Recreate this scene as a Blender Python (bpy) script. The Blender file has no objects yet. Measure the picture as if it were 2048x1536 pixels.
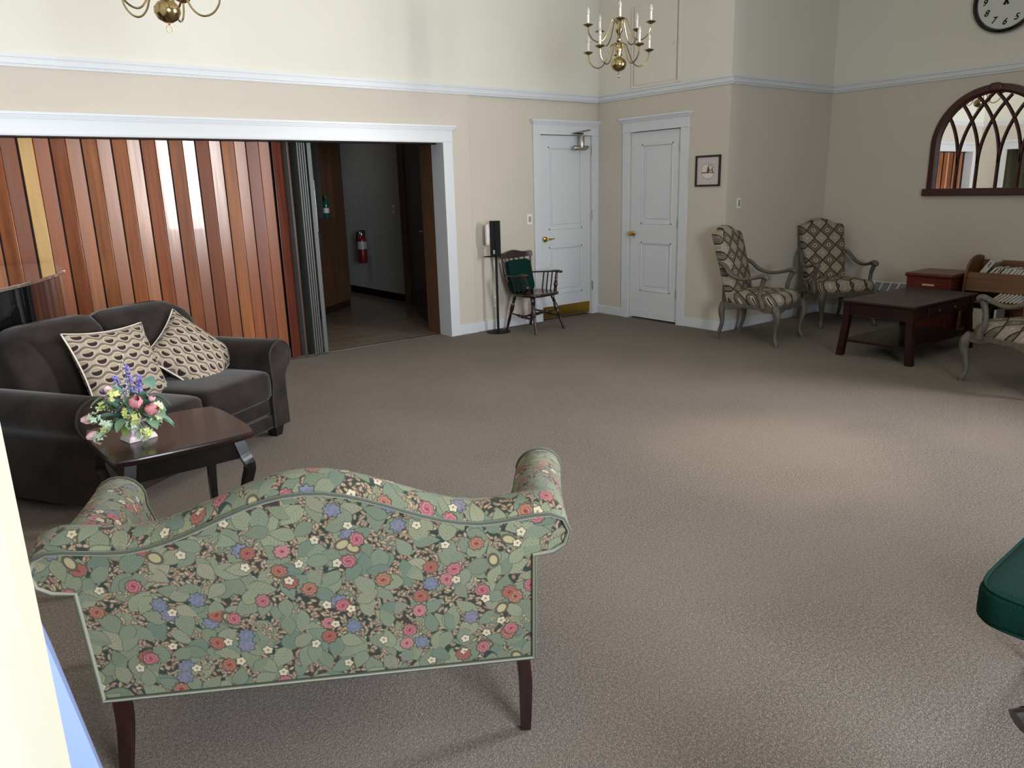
import bpy, bmesh, math, random
from math import sin, cos, pi, radians as RD
from mathutils import Vector, Matrix
random.seed(7)
S = bpy.context.scene
COL = S.collection
# ------------------------------------------------------------------ camera
F_PX = 1506.34
fw = Vector((0.58765913, 0.76928847, -0.250703)).normalized()
rt = Vector((0.79023721, -0.61223601, -0.02631)).normalized()
up = rt.cross(fw).normalized(); rt = fw.cross(up).normalized()
cam = bpy.data.cameras.new('camera'); co = bpy.data.objects.new('camera', cam); COL.objects.link(co)
cam.sensor_width = 36.0; cam.lens = 36.0 * F_PX / 2048.0; cam.clip_start = 0.02
m = Matrix.Identity(4)
for i in range(3):
    m[i][0] = rt[i]; m[i][1] = up[i]; m[i][2] = -fw[i]; m[i][3] = (-6.3461, -6.5457, 1.4776)[i]
co.matrix_world = m
S.camera = co
# ------------------------------------------------------------------ light
S.view_settings.view_transform = 'Standard'; S.view_settings.look = 'None'
S.view_settings.gamma = 1.0; S.view_settings.use_curve_mapping = False
S.view_settings.exposure = -0.2
w = bpy.data.worlds.new('world'); S.world = w; w.use_nodes = True
w.node_tree.nodes['Background'].inputs[0].default_value = (0.55, 0.65, 0.8, 1)
w.node_tree.nodes['Background'].inputs[1].default_value = 0.5
def area(name, loc, direction, sx, sy, power, col, spread=180):
    l = bpy.data.lights.new(name, 'AREA'); l.shape = 'RECTANGLE'; l.size = sx; l.size_y = sy
    l.energy = power; l.color = col; l.spread = RD(spread)
    o = bpy.data.objects.new(name, l); COL.objects.link(o); o.location = loc
    o.rotation_euler = Vector(direction).to_track_quat('-Z', 'Y').to_euler(); return o
# daylight through the tall window of the right-hand wall (out of frame)
area('window_daylight', (-.06, -6.05, 2.0), (-.82, .57, .03), .75, 2.1, 235, (1.0, 0.985, 0.97), 118)
# daylight through the wide window behind the camera
area('window_daylight', (-5.3, -8.75, 1.65), (0, 1, 0), 1.5, 1.9, 215, (0.82, 0.9, 1.0), 128)
# fill light added to brighten the hall, no fixture belongs to it
area('hall_fill_light', (-2.3, 3.6, 2.65), (0, 0, -1), 1.0, .3, 2.6, (1.0, 0.95, 0.9))
def spot(name, loc, aim, power, col, size, blend, rad=.06):
    l = bpy.data.lights.new(name, 'SPOT'); l.energy = power; l.color = col; l.spot_size = RD(size); l.spot_blend = blend; l.shadow_soft_size = rad
    o = bpy.data.objects.new(name, l); COL.objects.link(o); o.location = loc
    o.rotation_euler = (Vector(aim) - Vector(loc)).to_track_quat('-Z', 'Y').to_euler(); return o
spot('ceiling_downlight', (-2.75, -4.25, 4.05), (-2.75, -4.25, 0), 330, (1.0, 0.89, 0.6), 27, 1.0)
# ------------------------------------------------------------------ node helpers
def lin(c):
    return tuple((v / 255 / 12.92 if v / 255 <= .04045 else ((v / 255 + .055) / 1.055) ** 2.4) for v in c[:3]) + (1.0,)
class G:
    """tiny expression builder over a material node tree"""
    def __init__(s, name, rough=.6, metal=0.0, spec=.5, coat=0.0, sheen=0.0):
        s.m = bpy.data.materials.new(name); s.m.use_nodes = True; s.t = s.m.node_tree; s.n = s.t.nodes; s.l = s.t.links
        s.b = s.n['Principled BSDF']; s.set('Roughness', rough); s.set('Metallic', metal); s.set('Specular IOR Level', spec)
        s.set('Coat Weight', coat); s.set('Sheen Weight', sheen)
    def set(s, k, v):
        i = s.b.inputs[k]
        if isinstance(v, bpy.types.NodeSocket): s.l.new(v, i)
        else: i.default_value = v
        return s
    def put(s, sock, v):
        if isinstance(v, bpy.types.NodeSocket): s.l.new(v, sock)
        elif isinstance(v, tuple) and len(v) == 3 and sock.type == 'RGBA': sock.default_value = lin(v)
        else: sock.default_value = v
    def M(s, op, a, b=0.0, c=None):
        n = s.n.new('ShaderNodeMath'); n.operation = op; s.put(n.inputs[0], a); s.put(n.inputs[1], b)
        if c is not None: s.put(n.inputs[2], c)
        return n.outputs[0]
    def VM(s, op, a, b=None, scale=None):
        n = s.n.new('ShaderNodeVectorMath'); n.operation = op; s.put(n.inputs[0], a)
        if b is not None: s.put(n.inputs[1], b)
        if scale is not None: s.put(n.inputs['Scale'], scale)
        return n.outputs[0]
    def X(s, v):
        n = s.n.new('ShaderNodeSeparateXYZ'); s.l.new(v, n.inputs[0]); return n.outputs
    def mk(s, x, y, z=0.0):
        n = s.n.new('ShaderNodeCombineXYZ'); s.put(n.inputs[0], x); s.put(n.inputs[1], y); s.put(n.inputs[2], z); return n.outputs[0]
    def mix(s, f, a, b, mode='MIX'):
        n = s.n.new('ShaderNodeMix'); n.data_type = 'RGBA'; n.blend_type = mode
        s.put(n.inputs[0], f); s.put(n.inputs[6], a); s.put(n.inputs[7], b); return n.outputs[2]
    def obj(s): return s.n.new('ShaderNodeTexCoord').outputs['Object']
    def uv(s): return s.n.new('ShaderNodeTexCoord').outputs['UV']
    def rnd(s): return s.n.new('ShaderNodeObjectInfo').outputs['Random']
    def pos(s): return s.n.new('ShaderNodeNewGeometry').outputs['Position']
    def noise(s, v, scale, detail=2, rough=.5, dist=0.0):
        n = s.n.new('ShaderNodeTexNoise'); s.l.new(v, n.inputs['Vector']); n.inputs['Scale'].default_value = scale
        n.inputs['Detail'].default_value = detail; n.inputs['Roughness'].default_value = rough; n.inputs['Distortion'].default_value = dist
        return n.outputs['Fac']
    def vor(s, v, scale, rand=1.0, dim='2D'):
        n = s.n.new('ShaderNodeTexVoronoi'); n.voronoi_dimensions = dim; s.l.new(v, n.inputs['Vector'])
        n.inputs['Scale'].default_value = scale; n.inputs['Randomness'].default_value = rand; return n.outputs
    def ramp(s, f, lo, hi, a=0.0, b=1.0):
        n = s.n.new('ShaderNodeMapRange'); s.put(n.inputs[0], f); n.inputs[1].default_value = lo; n.inputs[2].default_value = hi
        n.inputs[3].default_value = a; n.inputs[4].default_value = b; return n.outputs[0]
    def cr(s, f, stops):
        n = s.n.new('ShaderNodeValToRGB'); s.put(n.inputs[0], f); e = n.color_ramp.elements
        while len(e) < len(stops): e.new(.5)
        for k, (p, c) in enumerate(stops): e[k].position = p; e[k].color = lin(c)
        return n.outputs[0]
    def bump(s, h, strength=.3, dist=.01):
        n = s.n.new('ShaderNodeBump'); s.put(n.inputs['Height'], h); n.inputs['Strength'].default_value = strength
        n.inputs['Distance'].default_value = dist; s.l.new(n.outputs[0], s.b.inputs['Normal']); return s
    def color(s, c): s.put(s.b.inputs['Base Color'], c); return s
def plain(name, c, rough=.5, metal=0.0, coat=0.0, var=.06, sc=30, bump=0.0, spec=.5, sheen=0.0):
    g = G(name, rough, metal, spec, coat, sheen); v = g.obj(); n = g.noise(v, sc, 3)
    a = tuple(max(0, x * (1 - var)) for x in c); b = tuple(min(255, x * (1 + var)) for x in c)
    g.color(g.mix(n, a, b))
    if bump: g.bump(g.noise(v, sc * 4, 3), bump, .004)
    return g.m
def wood(name, c1, c2, rough=.4, axis=2, sc=1.0, coat=.2, spec=.5, rnd=True):
    g = G(name, rough, coat=coat, spec=spec); v = g.obj(); o = g.X(v)
    k = [40 * sc, 40 * sc, 40 * sc]; k[axis] = 2.0 * sc
    r = g.M('MULTIPLY', g.rnd(), 37.0) if rnd else 0.0
    vv = g.mk(g.M('MULTIPLY', g.M('ADD', o[0], r), k[0]), g.M('MULTIPLY', o[1], k[1]), g.M('MULTIPLY', o[2], k[2]))
    n = g.noise(vv, 1.0, 5, .6, .4); f = g.ramp(n, .3, .72)
    g.color(g.mix(f, c1, c2)); g.bump(n, .06, .002); return g.m
# ------------------------------------------------------------------ materials
g = G('carpet', 1.0, spec=.1, sheen=.15); p = g.pos()
fine = g.noise(p, 260, 2, .7); mid = g.noise(p, 95, 3, .7); big = g.noise(p, 1.3, 3); 
c = g.mix(g.ramp(mid, .38, .62), (120, 109, 99), (180, 168, 156)); c = g.mix(g.ramp(fine, .42, .6), (96, 84, 77), c)
c = g.mix(g.ramp(big, .4, .62, 0, .3), c, (148, 134, 125)); g.color(c)
g.bump(g.M('ADD', fine, mid), .9, .012); CARPET = g.m
g = G('wall_paint', .75, spec=.25); z = g.X(g.pos())[2]; n = g.noise(g.pos(), 2.2, 2)
lo = g.mix(n, (196, 188, 175), (201, 193, 180)); hi = g.mix(n, (214, 211, 200), (219, 216, 205))
g.color(g.mix(g.M('GREATER_THAN', z, 2.43), lo, hi)); g.bump(g.noise(g.pos(), 160, 2), .08, .002); WALL = g.m
WHITE = plain('white_trim_paint', (208, 211, 214), .35, var=.01, sc=5)
DOORW = plain('white_door_paint', (208, 211, 213), .35, var=.01, sc=4)
CREAM = plain('cream_gloss_paint', (158, 152, 134), .45, var=.01, sc=4)
CEIL = plain('ceiling_paint', (232, 228, 215), .9, var=.01)
UPPER = plain('cream_upper_paint', (215, 211, 200), .6, var=.02)
BRASS = plain('polished_brass', (205, 170, 95), .22, 1.0, var=.05)
ABRASS = plain('antique_brass', (178, 160, 118), .2, 1.0, var=.08)
STEEL = plain('brushed_steel', (175, 172, 165), .3, 1.0, var=.08)
BLACK = plain('black_powder_coat', (10, 10, 11), .6, var=.1, spec=.2)
GLOSSB = plain('black_lacquer', (12, 12, 14), .08, coat=.6, var=.05)
PLASTIC = plain('white_plastic', (232, 226, 222), .4, var=.01)
DWOOD = wood('dark_mahogany', (20, 8, 7), (46, 19, 15), .42, 2, coat=.1, spec=.3)
WINDS = wood('dark_walnut', (20, 11, 9), (52, 25, 19), .25, 2, coat=.4)
ESP = wood('espresso_top', (22, 13, 11), (46, 28, 24), .26, 0, .6, coat=.15, spec=.4)
ESPB = wood('espresso_leg', (10, 8, 9), (22, 15, 14), .25, 2, coat=.3)
CHERRY = wood('cherry_wood', (78, 22, 12), (104, 34, 18), .35, 1, coat=.2)
OAK = wood('oak_wood', (96, 62, 32), (128, 88, 50), .5, 1, .7, coat=.05)
MFR = wood('mirror_frame_wood', (46, 15, 12), (72, 28, 22), .4, 2, coat=.1)
GREYW = wood('grey_washed_wood', (72, 68, 60), (106, 99, 87), .55, 2, 2.0, coat=0)
HALLW = wood('hall_veneer', (84, 58, 40), (110, 78, 54), .45, 2, .6, coat=.1)
HALLD = wood('hall_dark_door', (40, 22, 16), (58, 34, 24), .45, 2, .6, coat=.1)
g = G('brown_velour', .85, spec=.1, sheen=.18); v = g.obj(); n = g.noise(v, 5, 4, .6); f = g.noise(v, 220, 2)
g.color(g.mix(g.ramp(n, .35, .7), (30, 25, 24), (50, 42, 39))); g.set('Sheen Roughness', .4); g.bump(g.M('ADD', f, n), .25, .003); VELOUR = g.m
PIPE = plain('velour_piping', (40, 34, 33), .8, var=.05)
GREEN = plain('green_cotton', (10, 44, 38), .95, var=.12, sc=60, bump=.3, spec=.1)
BLUEQ = plain('pale_blue_vinyl', (120, 136, 178), .4, var=.05, sc=6)
MIRROR = plain('mirror_glass', (235, 235, 232), .0, 1.0, var=0.0)
PAPER = plain('paper_pages', (214, 210, 200), .8, var=.05, sc=90)
# slats: veneer strips, tone by object
g = G('partition_veneer', .24, coat=.1, spec=.55); v = g.obj(); o = g.X(v); r = g.rnd()
vv = g.mk(g.M('MULTIPLY', g.M('ADD', o[0], g.M('MULTIPLY', r, 11)), 30), g.M('MULTIPLY', o[1], 30), g.M('MULTIPLY', o[2], 1.3))
n = g.noise(vv, 1.0, 5, .6, .5)
tone = g.cr(r, [(0, (148, 82, 54)), (.2, (170, 104, 64)), (.4, (118, 66, 48)), (.6, (176, 112, 66)), (.8, (136, 84, 64)), (1, (152, 86, 50))])
g.color(g.mix(g.ramp(n, .3, .7, 0, .8), tone, (98, 54, 36))); g.bump(n, .08, .002); g.set('Roughness', g.ramp(n, .3, .7, .2, .3)); SLAT = g.m
SLATY = wood('partition_pale_slat', (190, 150, 92), (206, 168, 108), .4, 2, rnd=False)
SLATD = wood('partition_dark_slat', (74, 34, 24), (104, 50, 34), .35, 2)
VINYL = plain('grey_vinyl', (88, 92, 90), .4, var=.08)
# floral tapestry ------------------------------------------------------
def floral(name):
    g = G(name, .85, spec=.15, sheen=.1); V = g.uv()
    V = g.VM('SCALE', V, scale=1.14); V = g.VM('ADD', V, g.mk(g.M('MULTIPLY', g.noise(V, 14, 1), .012), g.M('MULTIPLY', g.noise(V, 17, 1), .012)))
    base = g.mix(g.ramp(g.noise(V, 9, 2), .46, .54), (46, 60, 56), (64, 56, 50))
    def layer(scale, off, rand=1.0):
        Vo = g.VM('ADD', V, off); o = g.vor(Vo, scale, rand); loc = g.VM('SUBTRACT', Vo, o['Position'])
        cc = g.X(o['Color']); rn = g.n.new('ShaderNodeVectorRotate'); rn.rotation_type = 'Z_AXIS'
        g.l.new(loc, rn.inputs['Vector']); g.l.new(g.M('MULTIPLY', cc[0], 6.283), rn.inputs['Angle'])
        q = g.X(rn.outputs[0]); return q[0], q[1], cc
    def leaf(col, scale, off, a, b, pal, keep=1.0, vein=240):
        x, y, cc = layer(scale, off); ay = g.M('ABSOLUTE', y)
        prof = g.M('MULTIPLY', g.M('SUBTRACT', 1.0, g.M('POWER', g.M('ABSOLUTE', g.M('DIVIDE', x, a)), 2.0)), b)
        # a pointed front and a rounder, notched rear
        prof = g.M('MULTIPLY', prof, g.M('SUBTRACT', 1.0, g.M('MULTIPLY', x, .45 / a)))
        d = g.M('SUBTRACT', prof, ay)
        on = g.M('MULTIPLY', g.M('LESS_THAN', cc[2], keep), 1.0)
        edge = g.M('MULTIPLY', g.ramp(d, -.0022, -.0012), on); body = g.M('MULTIPLY', g.ramp(d, 0.0, .0012), on)
        c = g.cr(cc[1], pal)
        vn = g.M('SINE', g.M('MULTIPLY', g.M('ADD', x, g.M('MULTIPLY', ay, -.8)), vein * 2.2))
        c = g.mix(g.ramp(vn, .55, .95, 0, .4), c, (84, 102, 88))
        mid = g.ramp(ay, .0, .0012, .5, 0)
        c = g.mix(mid, c, (96, 112, 90))
        col = g.mix(g.M('MULTIPLY', edge, .8), col, (70, 84, 76)); return g.mix(body, col, c)
    def bud(col, scale, off, a, b, pal, keep=1.0, region=None):
        x, y, cc = layer(scale, off)
        r = g.M('SQRT', g.M('ADD', g.M('POWER', g.M('DIVIDE', x, a), 2.0), g.M('POWER', g.M('DIVIDE', y, b), 2.0)))
        mk = g.M('MULTIPLY', g.ramp(r, 1.0, .8), g.M('LESS_THAN', cc[2], keep))
        if region is not None: mk = g.M('MULTIPLY', mk, region)
        ol = g.M('MULTIPLY', g.ramp(r, 1.5, 1.25), g.M('LESS_THAN', cc[2], keep))
        if region is not None: ol = g.M('MULTIPLY', ol, region)
        col = g.mix(ol, col, (90, 82, 72)); return g.mix(mk, col, g.cr(cc[1], pal))
    def flower(col, scale, off, R, n, amp, pal, ctr, keep, ring=0.0, dark=(96, 44, 50)):
        x, y, cc = layer(scale, off)
        r = g.M('SQRT', g.M('ADD', g.M('POWER', x, 2.0), g.M('POWER', y, 2.0))); an = g.M('ARCTAN2', y, x)
        RR = g.M('MULTIPLY', g.M('ADD', 1.0, g.M('MULTIPLY', g.M('SINE', g.M('MULTIPLY', an, float(n))), amp)), R)
        q = g.M('DIVIDE', r, RR); on = g.M('LESS_THAN', cc[2], keep)
        col = g.mix(g.M('MULTIPLY', g.ramp(q, 1.18, 1.1, 0, .8), on), col, (66, 66, 60))
        c = g.cr(cc[1], pal)
        if ring: 
            sw = g.M('SINE', g.M('ADD', g.M('MULTIPLY', q, ring), g.M('MULTIPLY', an, 2.0)))
            c = g.mix(g.ramp(sw, .1, .9, 0, .8), c, dark)
        c = g.mix(g.ramp(q, .3, .22), c, ctr)
        return g.mix(g.M('MULTIPLY', g.ramp(q, 1.0, .93), on), col, c)
    buds = [(0, (166, 146, 124)), (.35, (148, 128, 108)), (.6, (176, 160, 134)), (.8, (158, 114, 104)), (1, (128, 138, 120))]
    col = bud(base, 62, (3.1, 1.7, 0), .0085, .0042, buds, .85)
    col = bud(col, 48, (7.3, 4.1, 0), .0115, .004, buds, .6)
    gr = [(0, (130, 137, 118)), (.25, (106, 120, 110)), (.5, (144, 146, 122)), (.75, (114, 124, 106)), (1, (152, 147, 126))]
    col = leaf(col, 14.5, (1.3, 9.2, 0), .044, .021, gr, .9)
    reg = g.ramp(g.noise(V, 11, 1), .52, .56)
    col = bud(col, 66, (5.3, 2.2, 0), .0085, .004, [(0, (178, 160, 136)), (.5, (152, 128, 108)), (1, (166, 140, 124))], .9, reg)
    col = leaf(col, 12.5, (6.7, 3.3, 0), .046, .026, gr, .8)
    col = leaf(col, 15.5, (8.1, 5.9, 0), .038, .021, gr, .6, 300)
    col = flower(col, 8.5, (2.2, 7.7, 0), .022, 8, .14, [(0, (112, 118, 138)), (.5, (124, 124, 146)), (1, (128, 120, 138))], (122, 124, 146), .35, 9.0, (96, 108, 132))
    col = flower(col, 9.5, (4.9, 0.6, 0), .022, 9, .09, [(0, (150, 96, 86)), (1, (160, 122, 104))], (132, 60, 56), .35, 16.0, (136, 62, 56))
    col = bud(col, 6.5, (9.4, 3.8, 0), .019, .013, [(0, (178, 166, 132)), (1, (170, 160, 126))], .3)
    col = flower(col, 8.2, (0.4, 5.5, 0), .021, 9, .08, [(0, (162, 92, 104)), (.5, (150, 82, 92)), (1, (172, 116, 118))], (140, 66, 80), .38, 15.0, (182, 134, 134))
    col = flower(col, 11.5, (3.7, 8.8, 0), .013, 5, .14, [(0, (204, 194, 174)), (1, (192, 184, 162))], (150, 110, 74), .38)
    weave = g.noise(g.VM('MULTIPLY', V, (1, 6, 1)), 260, 2)
    col = g.mix(1.0, col, (230, 228, 218), 'MULTIPLY'); col = g.mix(g.ramp(weave, .4, .7, 0, .2), col, (50, 52, 46)); g.color(col); g.bump(weave, .25, .002); return g.m
FLORAL = floral('floral_tapestry')
g = G('cream_and_green_piping', .8); v = g.X(g.uv()); wv = g.M('SINE', g.M('MULTIPLY', v[0], 260.0))
g.color(g.mix(g.ramp(wv, -.2, .6), (142, 140, 120), (70, 76, 66))); FPIPE = g.m
# trellis upholstery ---------------------------------------------------
g = G('trellis_upholstery', .85, spec=.15); V = g.X(g.uv()); s_ = 1 / .155
wob = g.M('MULTIPLY', g.M('SINE', g.M('MULTIPLY', g.M('SUBTRACT', V[0], V[1]), 2 * pi * s_)), .018)
wob2 = g.M('MULTIPLY', g.M('SINE', g.M('MULTIPLY', g.M('ADD', V[0], V[1]), 2 * pi * s_)), .018)
a = g.M('ADD', g.M('MULTIPLY', g.M('ADD', V[0], V[1]), s_), wob); b = g.M('ADD', g.M('MULTIPLY', g.M('SUBTRACT', V[0], V[1]), s_), wob2)
fa = g.M('SUBTRACT', g.M('FRACT', a), .5); fb = g.M('SUBTRACT', g.M('FRACT', b), .5)
edge = g.M('MAXIMUM', g.M('ABSOLUTE', fa), g.M('ABSOLUTE', fb)); par = g.M('FLOORED_MODULO', g.M('SUBTRACT', g.M('FLOOR', a), g.M('FLOOR', b)), 2.0)
rr = g.M('SQRT', g.M('ADD', g.M('POWER', fa, 2.0), g.M('POWER', fb, 2.0)))
fl = g.noise(g.uv(), 90, 3)
c1 = g.mix(g.ramp(fl, .4, .6), (136, 129, 114), (160, 151, 134)); c2 = g.mix(g.ramp(fl, .42, .58), (88, 82, 75), (124, 115, 102))
c = g.mix(par, c1, c2)
c = g.mix(g.ramp(rr, .19, .17), c, g.mix(par, (150, 140, 122), (186, 176, 156))); c = g.mix(g.ramp(rr, .1, .08), c, g.mix(par, (178, 168, 150), (46, 34, 34)))
c = g.mix(g.ramp(edge, .445, .46), c, (58, 40, 34)); g.color(c); g.bump(fl, .2, .002); TRELLIS = g.m
# ogee cushion ---------------------------------------------------------
g = G('ogee_cushion_fabric', .75, spec=.2, sheen=.1); V = g.X(g.uv()); NX, NY = 5.2, 9.0
vy = g.M('MULTIPLY', V[1], NY); row = g.M('FLOOR', vy); fv = g.M('SUBTRACT', g.M('FRACT', vy), .5)
ux = g.M('ADD', g.M('MULTIPLY', V[0], NX), g.M('MULTIPLY', row, .5)); fu = g.M('SUBTRACT', g.M('FRACT', ux), .5)
cosu = g.M('MULTIPLY', g.M('COSINE', g.M('MULTIPLY', fu, 2 * pi)), .17)
d1 = g.M('ABSOLUTE', g.M('SUBTRACT', g.M('SUBTRACT', fv, .5), cosu)); d2 = g.M('ABSOLUTE', g.M('ADD', g.M('ADD', fv, .5), cosu))
dl = g.M('MINIMUM', d1, d2)
e = g.M('SQRT', g.M('ADD', g.M('POWER', g.M('DIVIDE', fu, .28), 2.0), g.M('POWER', g.M('DIVIDE', fv, .42), 2.0)))
c = g.mix(g.ramp(dl, .125, .10), (156, 143, 127), (80, 66, 58)); c = g.mix(g.ramp(dl, .06, .04), c, (118, 103, 92))
c = g.mix(g.ramp(e, 1.28, 1.2), c, (168, 157, 142))
inner = g.mix(g.ramp(g.M('ADD', fv, g.M('MULTIPLY', g.M('POWER', fu, 2.0), -1.0)), -.0, .06), (40, 28, 29), (150, 136, 112))
c = g.mix(g.ramp(e, 1.0, .94), c, inner); g.color(c); g.bump(g.noise(g.uv(), 60, 2), .15, .003); OGEE = g.m
g = G('cushion_cord', .8); v = g.X(g.uv()); wv = g.M('SINE', g.M('MULTIPLY', v[0], 330.0))
g.color(g.mix(g.ramp(wv, -.2, .2), (54, 42, 40), (206, 196, 180))); CORD = g.m
# ------------------------------------------------------------------ mesh helpers
class MB:
    def __init__(s): s.v = []; s.f = []; s.uv = []
    def add(s, vs, fs, uvs=None):
        o = len(s.v); s.v += [tuple(x) for x in vs]
        for k, f in enumerate(fs):
            s.f.append(tuple(i + o for i in f)); s.uv.append(uvs[k] if uvs else None)
        return s
    def box(s, x0, x1, y0, y1, z0, z1, M=None):
        v = [Vector((x, y, z)) for z in (z0, z1) for y in (y0, y1) for x in (x0, x1)]
        if M is not None: v = [M @ q for q in v]
        return s.add(v, [(0, 2, 3, 1), (4, 5, 7, 6), (0, 1, 5, 4), (2, 6, 7, 3), (0, 4, 6, 2), (1, 3, 7, 5)])
    def loft(s, rings, closed=True, cap=True, uvs=None, us=None):
        """rings of equal length; uv from arc length in metres unless given"""
        n = len(rings[0]); vs = [Vector(q) for r in rings for q in r]
        L = []; acc = 0.0
        for i, r in enumerate(rings):
            if i: acc += sum((Vector(r[k]) - Vector(rings[i - 1][k])).length for k in range(n)) / n
            L.append(acc)
        mid = rings[len(rings) // 2]; A = [0.0]
        for k in range(n): A.append(A[-1] + (Vector(mid[(k + 1) % n]) - Vector(mid[k])).length)
        fs = []; uv = []; m_ = n if closed else n - 1
        for i in range(len(rings) - 1):
            for k in range(m_):
                k2 = (k + 1) % n
                fs.append((i * n + k, i * n + k2, (i + 1) * n + k2, (i + 1) * n + k))
                uv.append([(A[k], L[i]), (A[k + 1], L[i]), (A[k + 1], L[i + 1]), (A[k], L[i + 1])])
        if cap and closed:
            fs.append(tuple(range(n))[::-1]); uv.append(None)
            fs.append(tuple((len(rings) - 1) * n + k for k in range(n))); uv.append(None)
        return s.add(vs, fs, uv)
    def tube(s, pts, rad, n=10, sq=False, closed=False, flat=1.0):
        pts = [Vector(q) for q in pts]; N = len(pts)
        rads = rad if isinstance(rad, (list, tuple)) else [rad] * N
        rings = []; prev = None
        for i, q in enumerate(pts):
            t = (pts[(i + 1) % N] - pts[i - 1]) if closed else (pts[min(i + 1, N - 1)] - pts[max(i - 1, 0)])
            t.normalize()
            if prev is None:
                a = Vector((0, 0, 1)) if abs(t.z) < .9 else Vector((0, 1, 0)); nx = t.cross(a).normalized()
            else:
                nx = (prev - t * prev.dot(t)).normalized()
            prev = nx; ny = t.cross(nx); ring = []
            for k in range(n):
                an = 2 * pi * (k + (.5 if sq else 0)) / n; ring.append(q + (nx * cos(an) + ny * sin(an) * flat) * rads[i])
            rings.append(ring)
        if closed: rings.append(rings[0])
        return s.loft(rings, True, not closed)
    def lathe(s, prof, n=20, c=(0, 0, 0), M=None, cap=True):
        rings = []
        for r, z in prof:
            rg = [Vector((c[0] + r * cos(2 * pi * k / n), c[1] + r * sin(2 * pi * k / n), c[2] + z)) for k in range(n)]
            if M is not None: rg = [M @ q for q in rg]
            rings.append(rg)
        return s.loft(rings, True, cap)
    def prism(s, pts2, y0, y1, plane='xz'):
        def P(a, b, y): return {'xz': (a, y, b), 'yz': (y, a, b), 'xy': (a, b, y)}[plane]
        n = len(pts2); v = [P(a, b, y0) for a, b in pts2] + [P(a, b, y1) for a, b in pts2]
        f = [tuple(range(n)), tuple(range(2 * n - 1, n - 1, -1))] + [(k, k + n, (k + 1) % n + n, (k + 1) % n) for k in range(n)]
        return s.add(v, f)
    def superbox(s, c, half, p=4.0, nu=20, nv=12, bulge=0.0):
        """superellipsoid pillow-like solid"""
        def sg(x, e): return math.copysign(abs(x) ** e, x)
        rings = []
        for i in range(nv + 1):
            ph = -pi / 2 + pi * i / nv; cz, sz = sg(cos(ph), 2 / p), sg(sin(ph), 2 / p); rg = []
            for k in range(nu):
                th = 2 * pi * k / nu; rg.append((c[0] + half[0] * cz * sg(cos(th), 2 / p), c[1] + half[1] * cz * sg(sin(th), 2 / p), c[2] + half[2] * sz))
            rings.append(rg)
        return s.loft(rings)
    def build(s, name, mat, parent=None, smooth=True, bevel=0.0, seg=2, sub=0, ang=40, boxuv=1.0):
        me = bpy.data.meshes.new(name); me.from_pydata(s.v, [], s.f)
        uvl = me.uv_layers.new(name='UVMap').data
        for pl in me.polygons:
            u = s.uv[pl.index]
            if u is None:
                nn = [abs(q) for q in pl.normal]; ax = nn.index(max(nn)); ia, ib = ((1, 2), (0, 2), (0, 1))[ax]
                for li in pl.loop_indices:
                    q = s.v[me.loops[li].vertex_index]; uvl[li].uv = (q[ia] * boxuv, q[ib] * boxuv)
            else:
                for j, li in enumerate(pl.loop_indices): uvl[li].uv = u[j]
        bm = bmesh.new(); bm.from_mesh(me); bmesh.ops.recalc_face_normals(bm, faces=bm.faces); bm.to_mesh(me); bm.free()
        if smooth:
            me.polygons.foreach_set('use_smooth', [True] * len(me.polygons))
            if not sub:
                try: me.set_sharp_from_angle(angle=RD(ang))
                except Exception: pass
        me.materials.append(mat); o = bpy.data.objects.new(name, me); COL.objects.link(o)
        if parent is not None: o.parent = parent
        if bevel:
            b = o.modifiers.new('bevel', 'BEVEL'); b.width = bevel; b.segments = seg; b.limit_method = 'ANGLE'; b.angle_limit = RD(35)
            b.harden_normals = False
        if sub:
            q = o.modifiers.new('sub', 'SUBSURF'); q.levels = sub; q.render_levels = sub
        return o
def tag(o, label=None, cat=None, group=None, kind=None):
    if label: o['label'] = label
    if cat: o['category'] = cat
    if group: o['group'] = group
    if kind: o['kind'] = kind
    return o
def thing(name, label, cat, loc=(0, 0, 0), rz=0.0, group=None, kind=None):
    o = bpy.data.objects.new(name, None); COL.objects.link(o); o.location = loc; o.rotation_euler = (0, 0, rz); o.empty_display_size = .1
    return tag(o, label, cat, group, kind)
def box(name, mat, parent, x0, x1, y0, y1, z0, z1, bevel=0.0, **k):
    return MB().box(x0, x1, y0, y1, z0, z1).build(name, mat, parent, smooth=bool(bevel), bevel=bevel, **k)
def struct(name, mat, *b, bevel=0.0, label=None):
    q = MB()
    for a in b: q.box(*a)
    return tag(q.build(name, mat, None, smooth=bool(bevel), bevel=bevel), label, kind='structure')
def copy_tree(o, parent=None):
    c = o.copy(); COL.objects.link(c); c.parent = parent
    for ch in [x for x in COL.objects if x.parent == o]: copy_tree(ch, c)
    return c
def smoothpts(P, n=6):
    P = [Vector(q) for q in P]; out = []
    for i in range(len(P) - 1):
        a, b, c_, d = P[max(i - 1, 0)], P[i], P[i + 1], P[min(i + 2, len(P) - 1)]
        for k in range(n):
            t = k / n; out.append(.5 * ((2 * b) + (c_ - a) * t + (2 * a - 5 * b + 4 * c_ - d) * t * t + (3 * b - a - 3 * c_ + d) * t ** 3))
    out.append(P[-1]); return out
def lerp_list(vals, n):
    out = []
    for i in range(len(vals) - 1):
        for k in range(n): out.append(vals[i] + (vals[i + 1] - vals[i]) * k / n)
    return out + [vals[-1]]
H = 4.2
# ================================================================== SHELL
struct('floor', CARPET, (-8.2, 2.0, -10.0, .2, -.1, 0), label='brown grey cut pile carpet')
struct('ceiling', CEIL, (-8.2, 2.0, -10.0, .3, H, H + .1))
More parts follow.
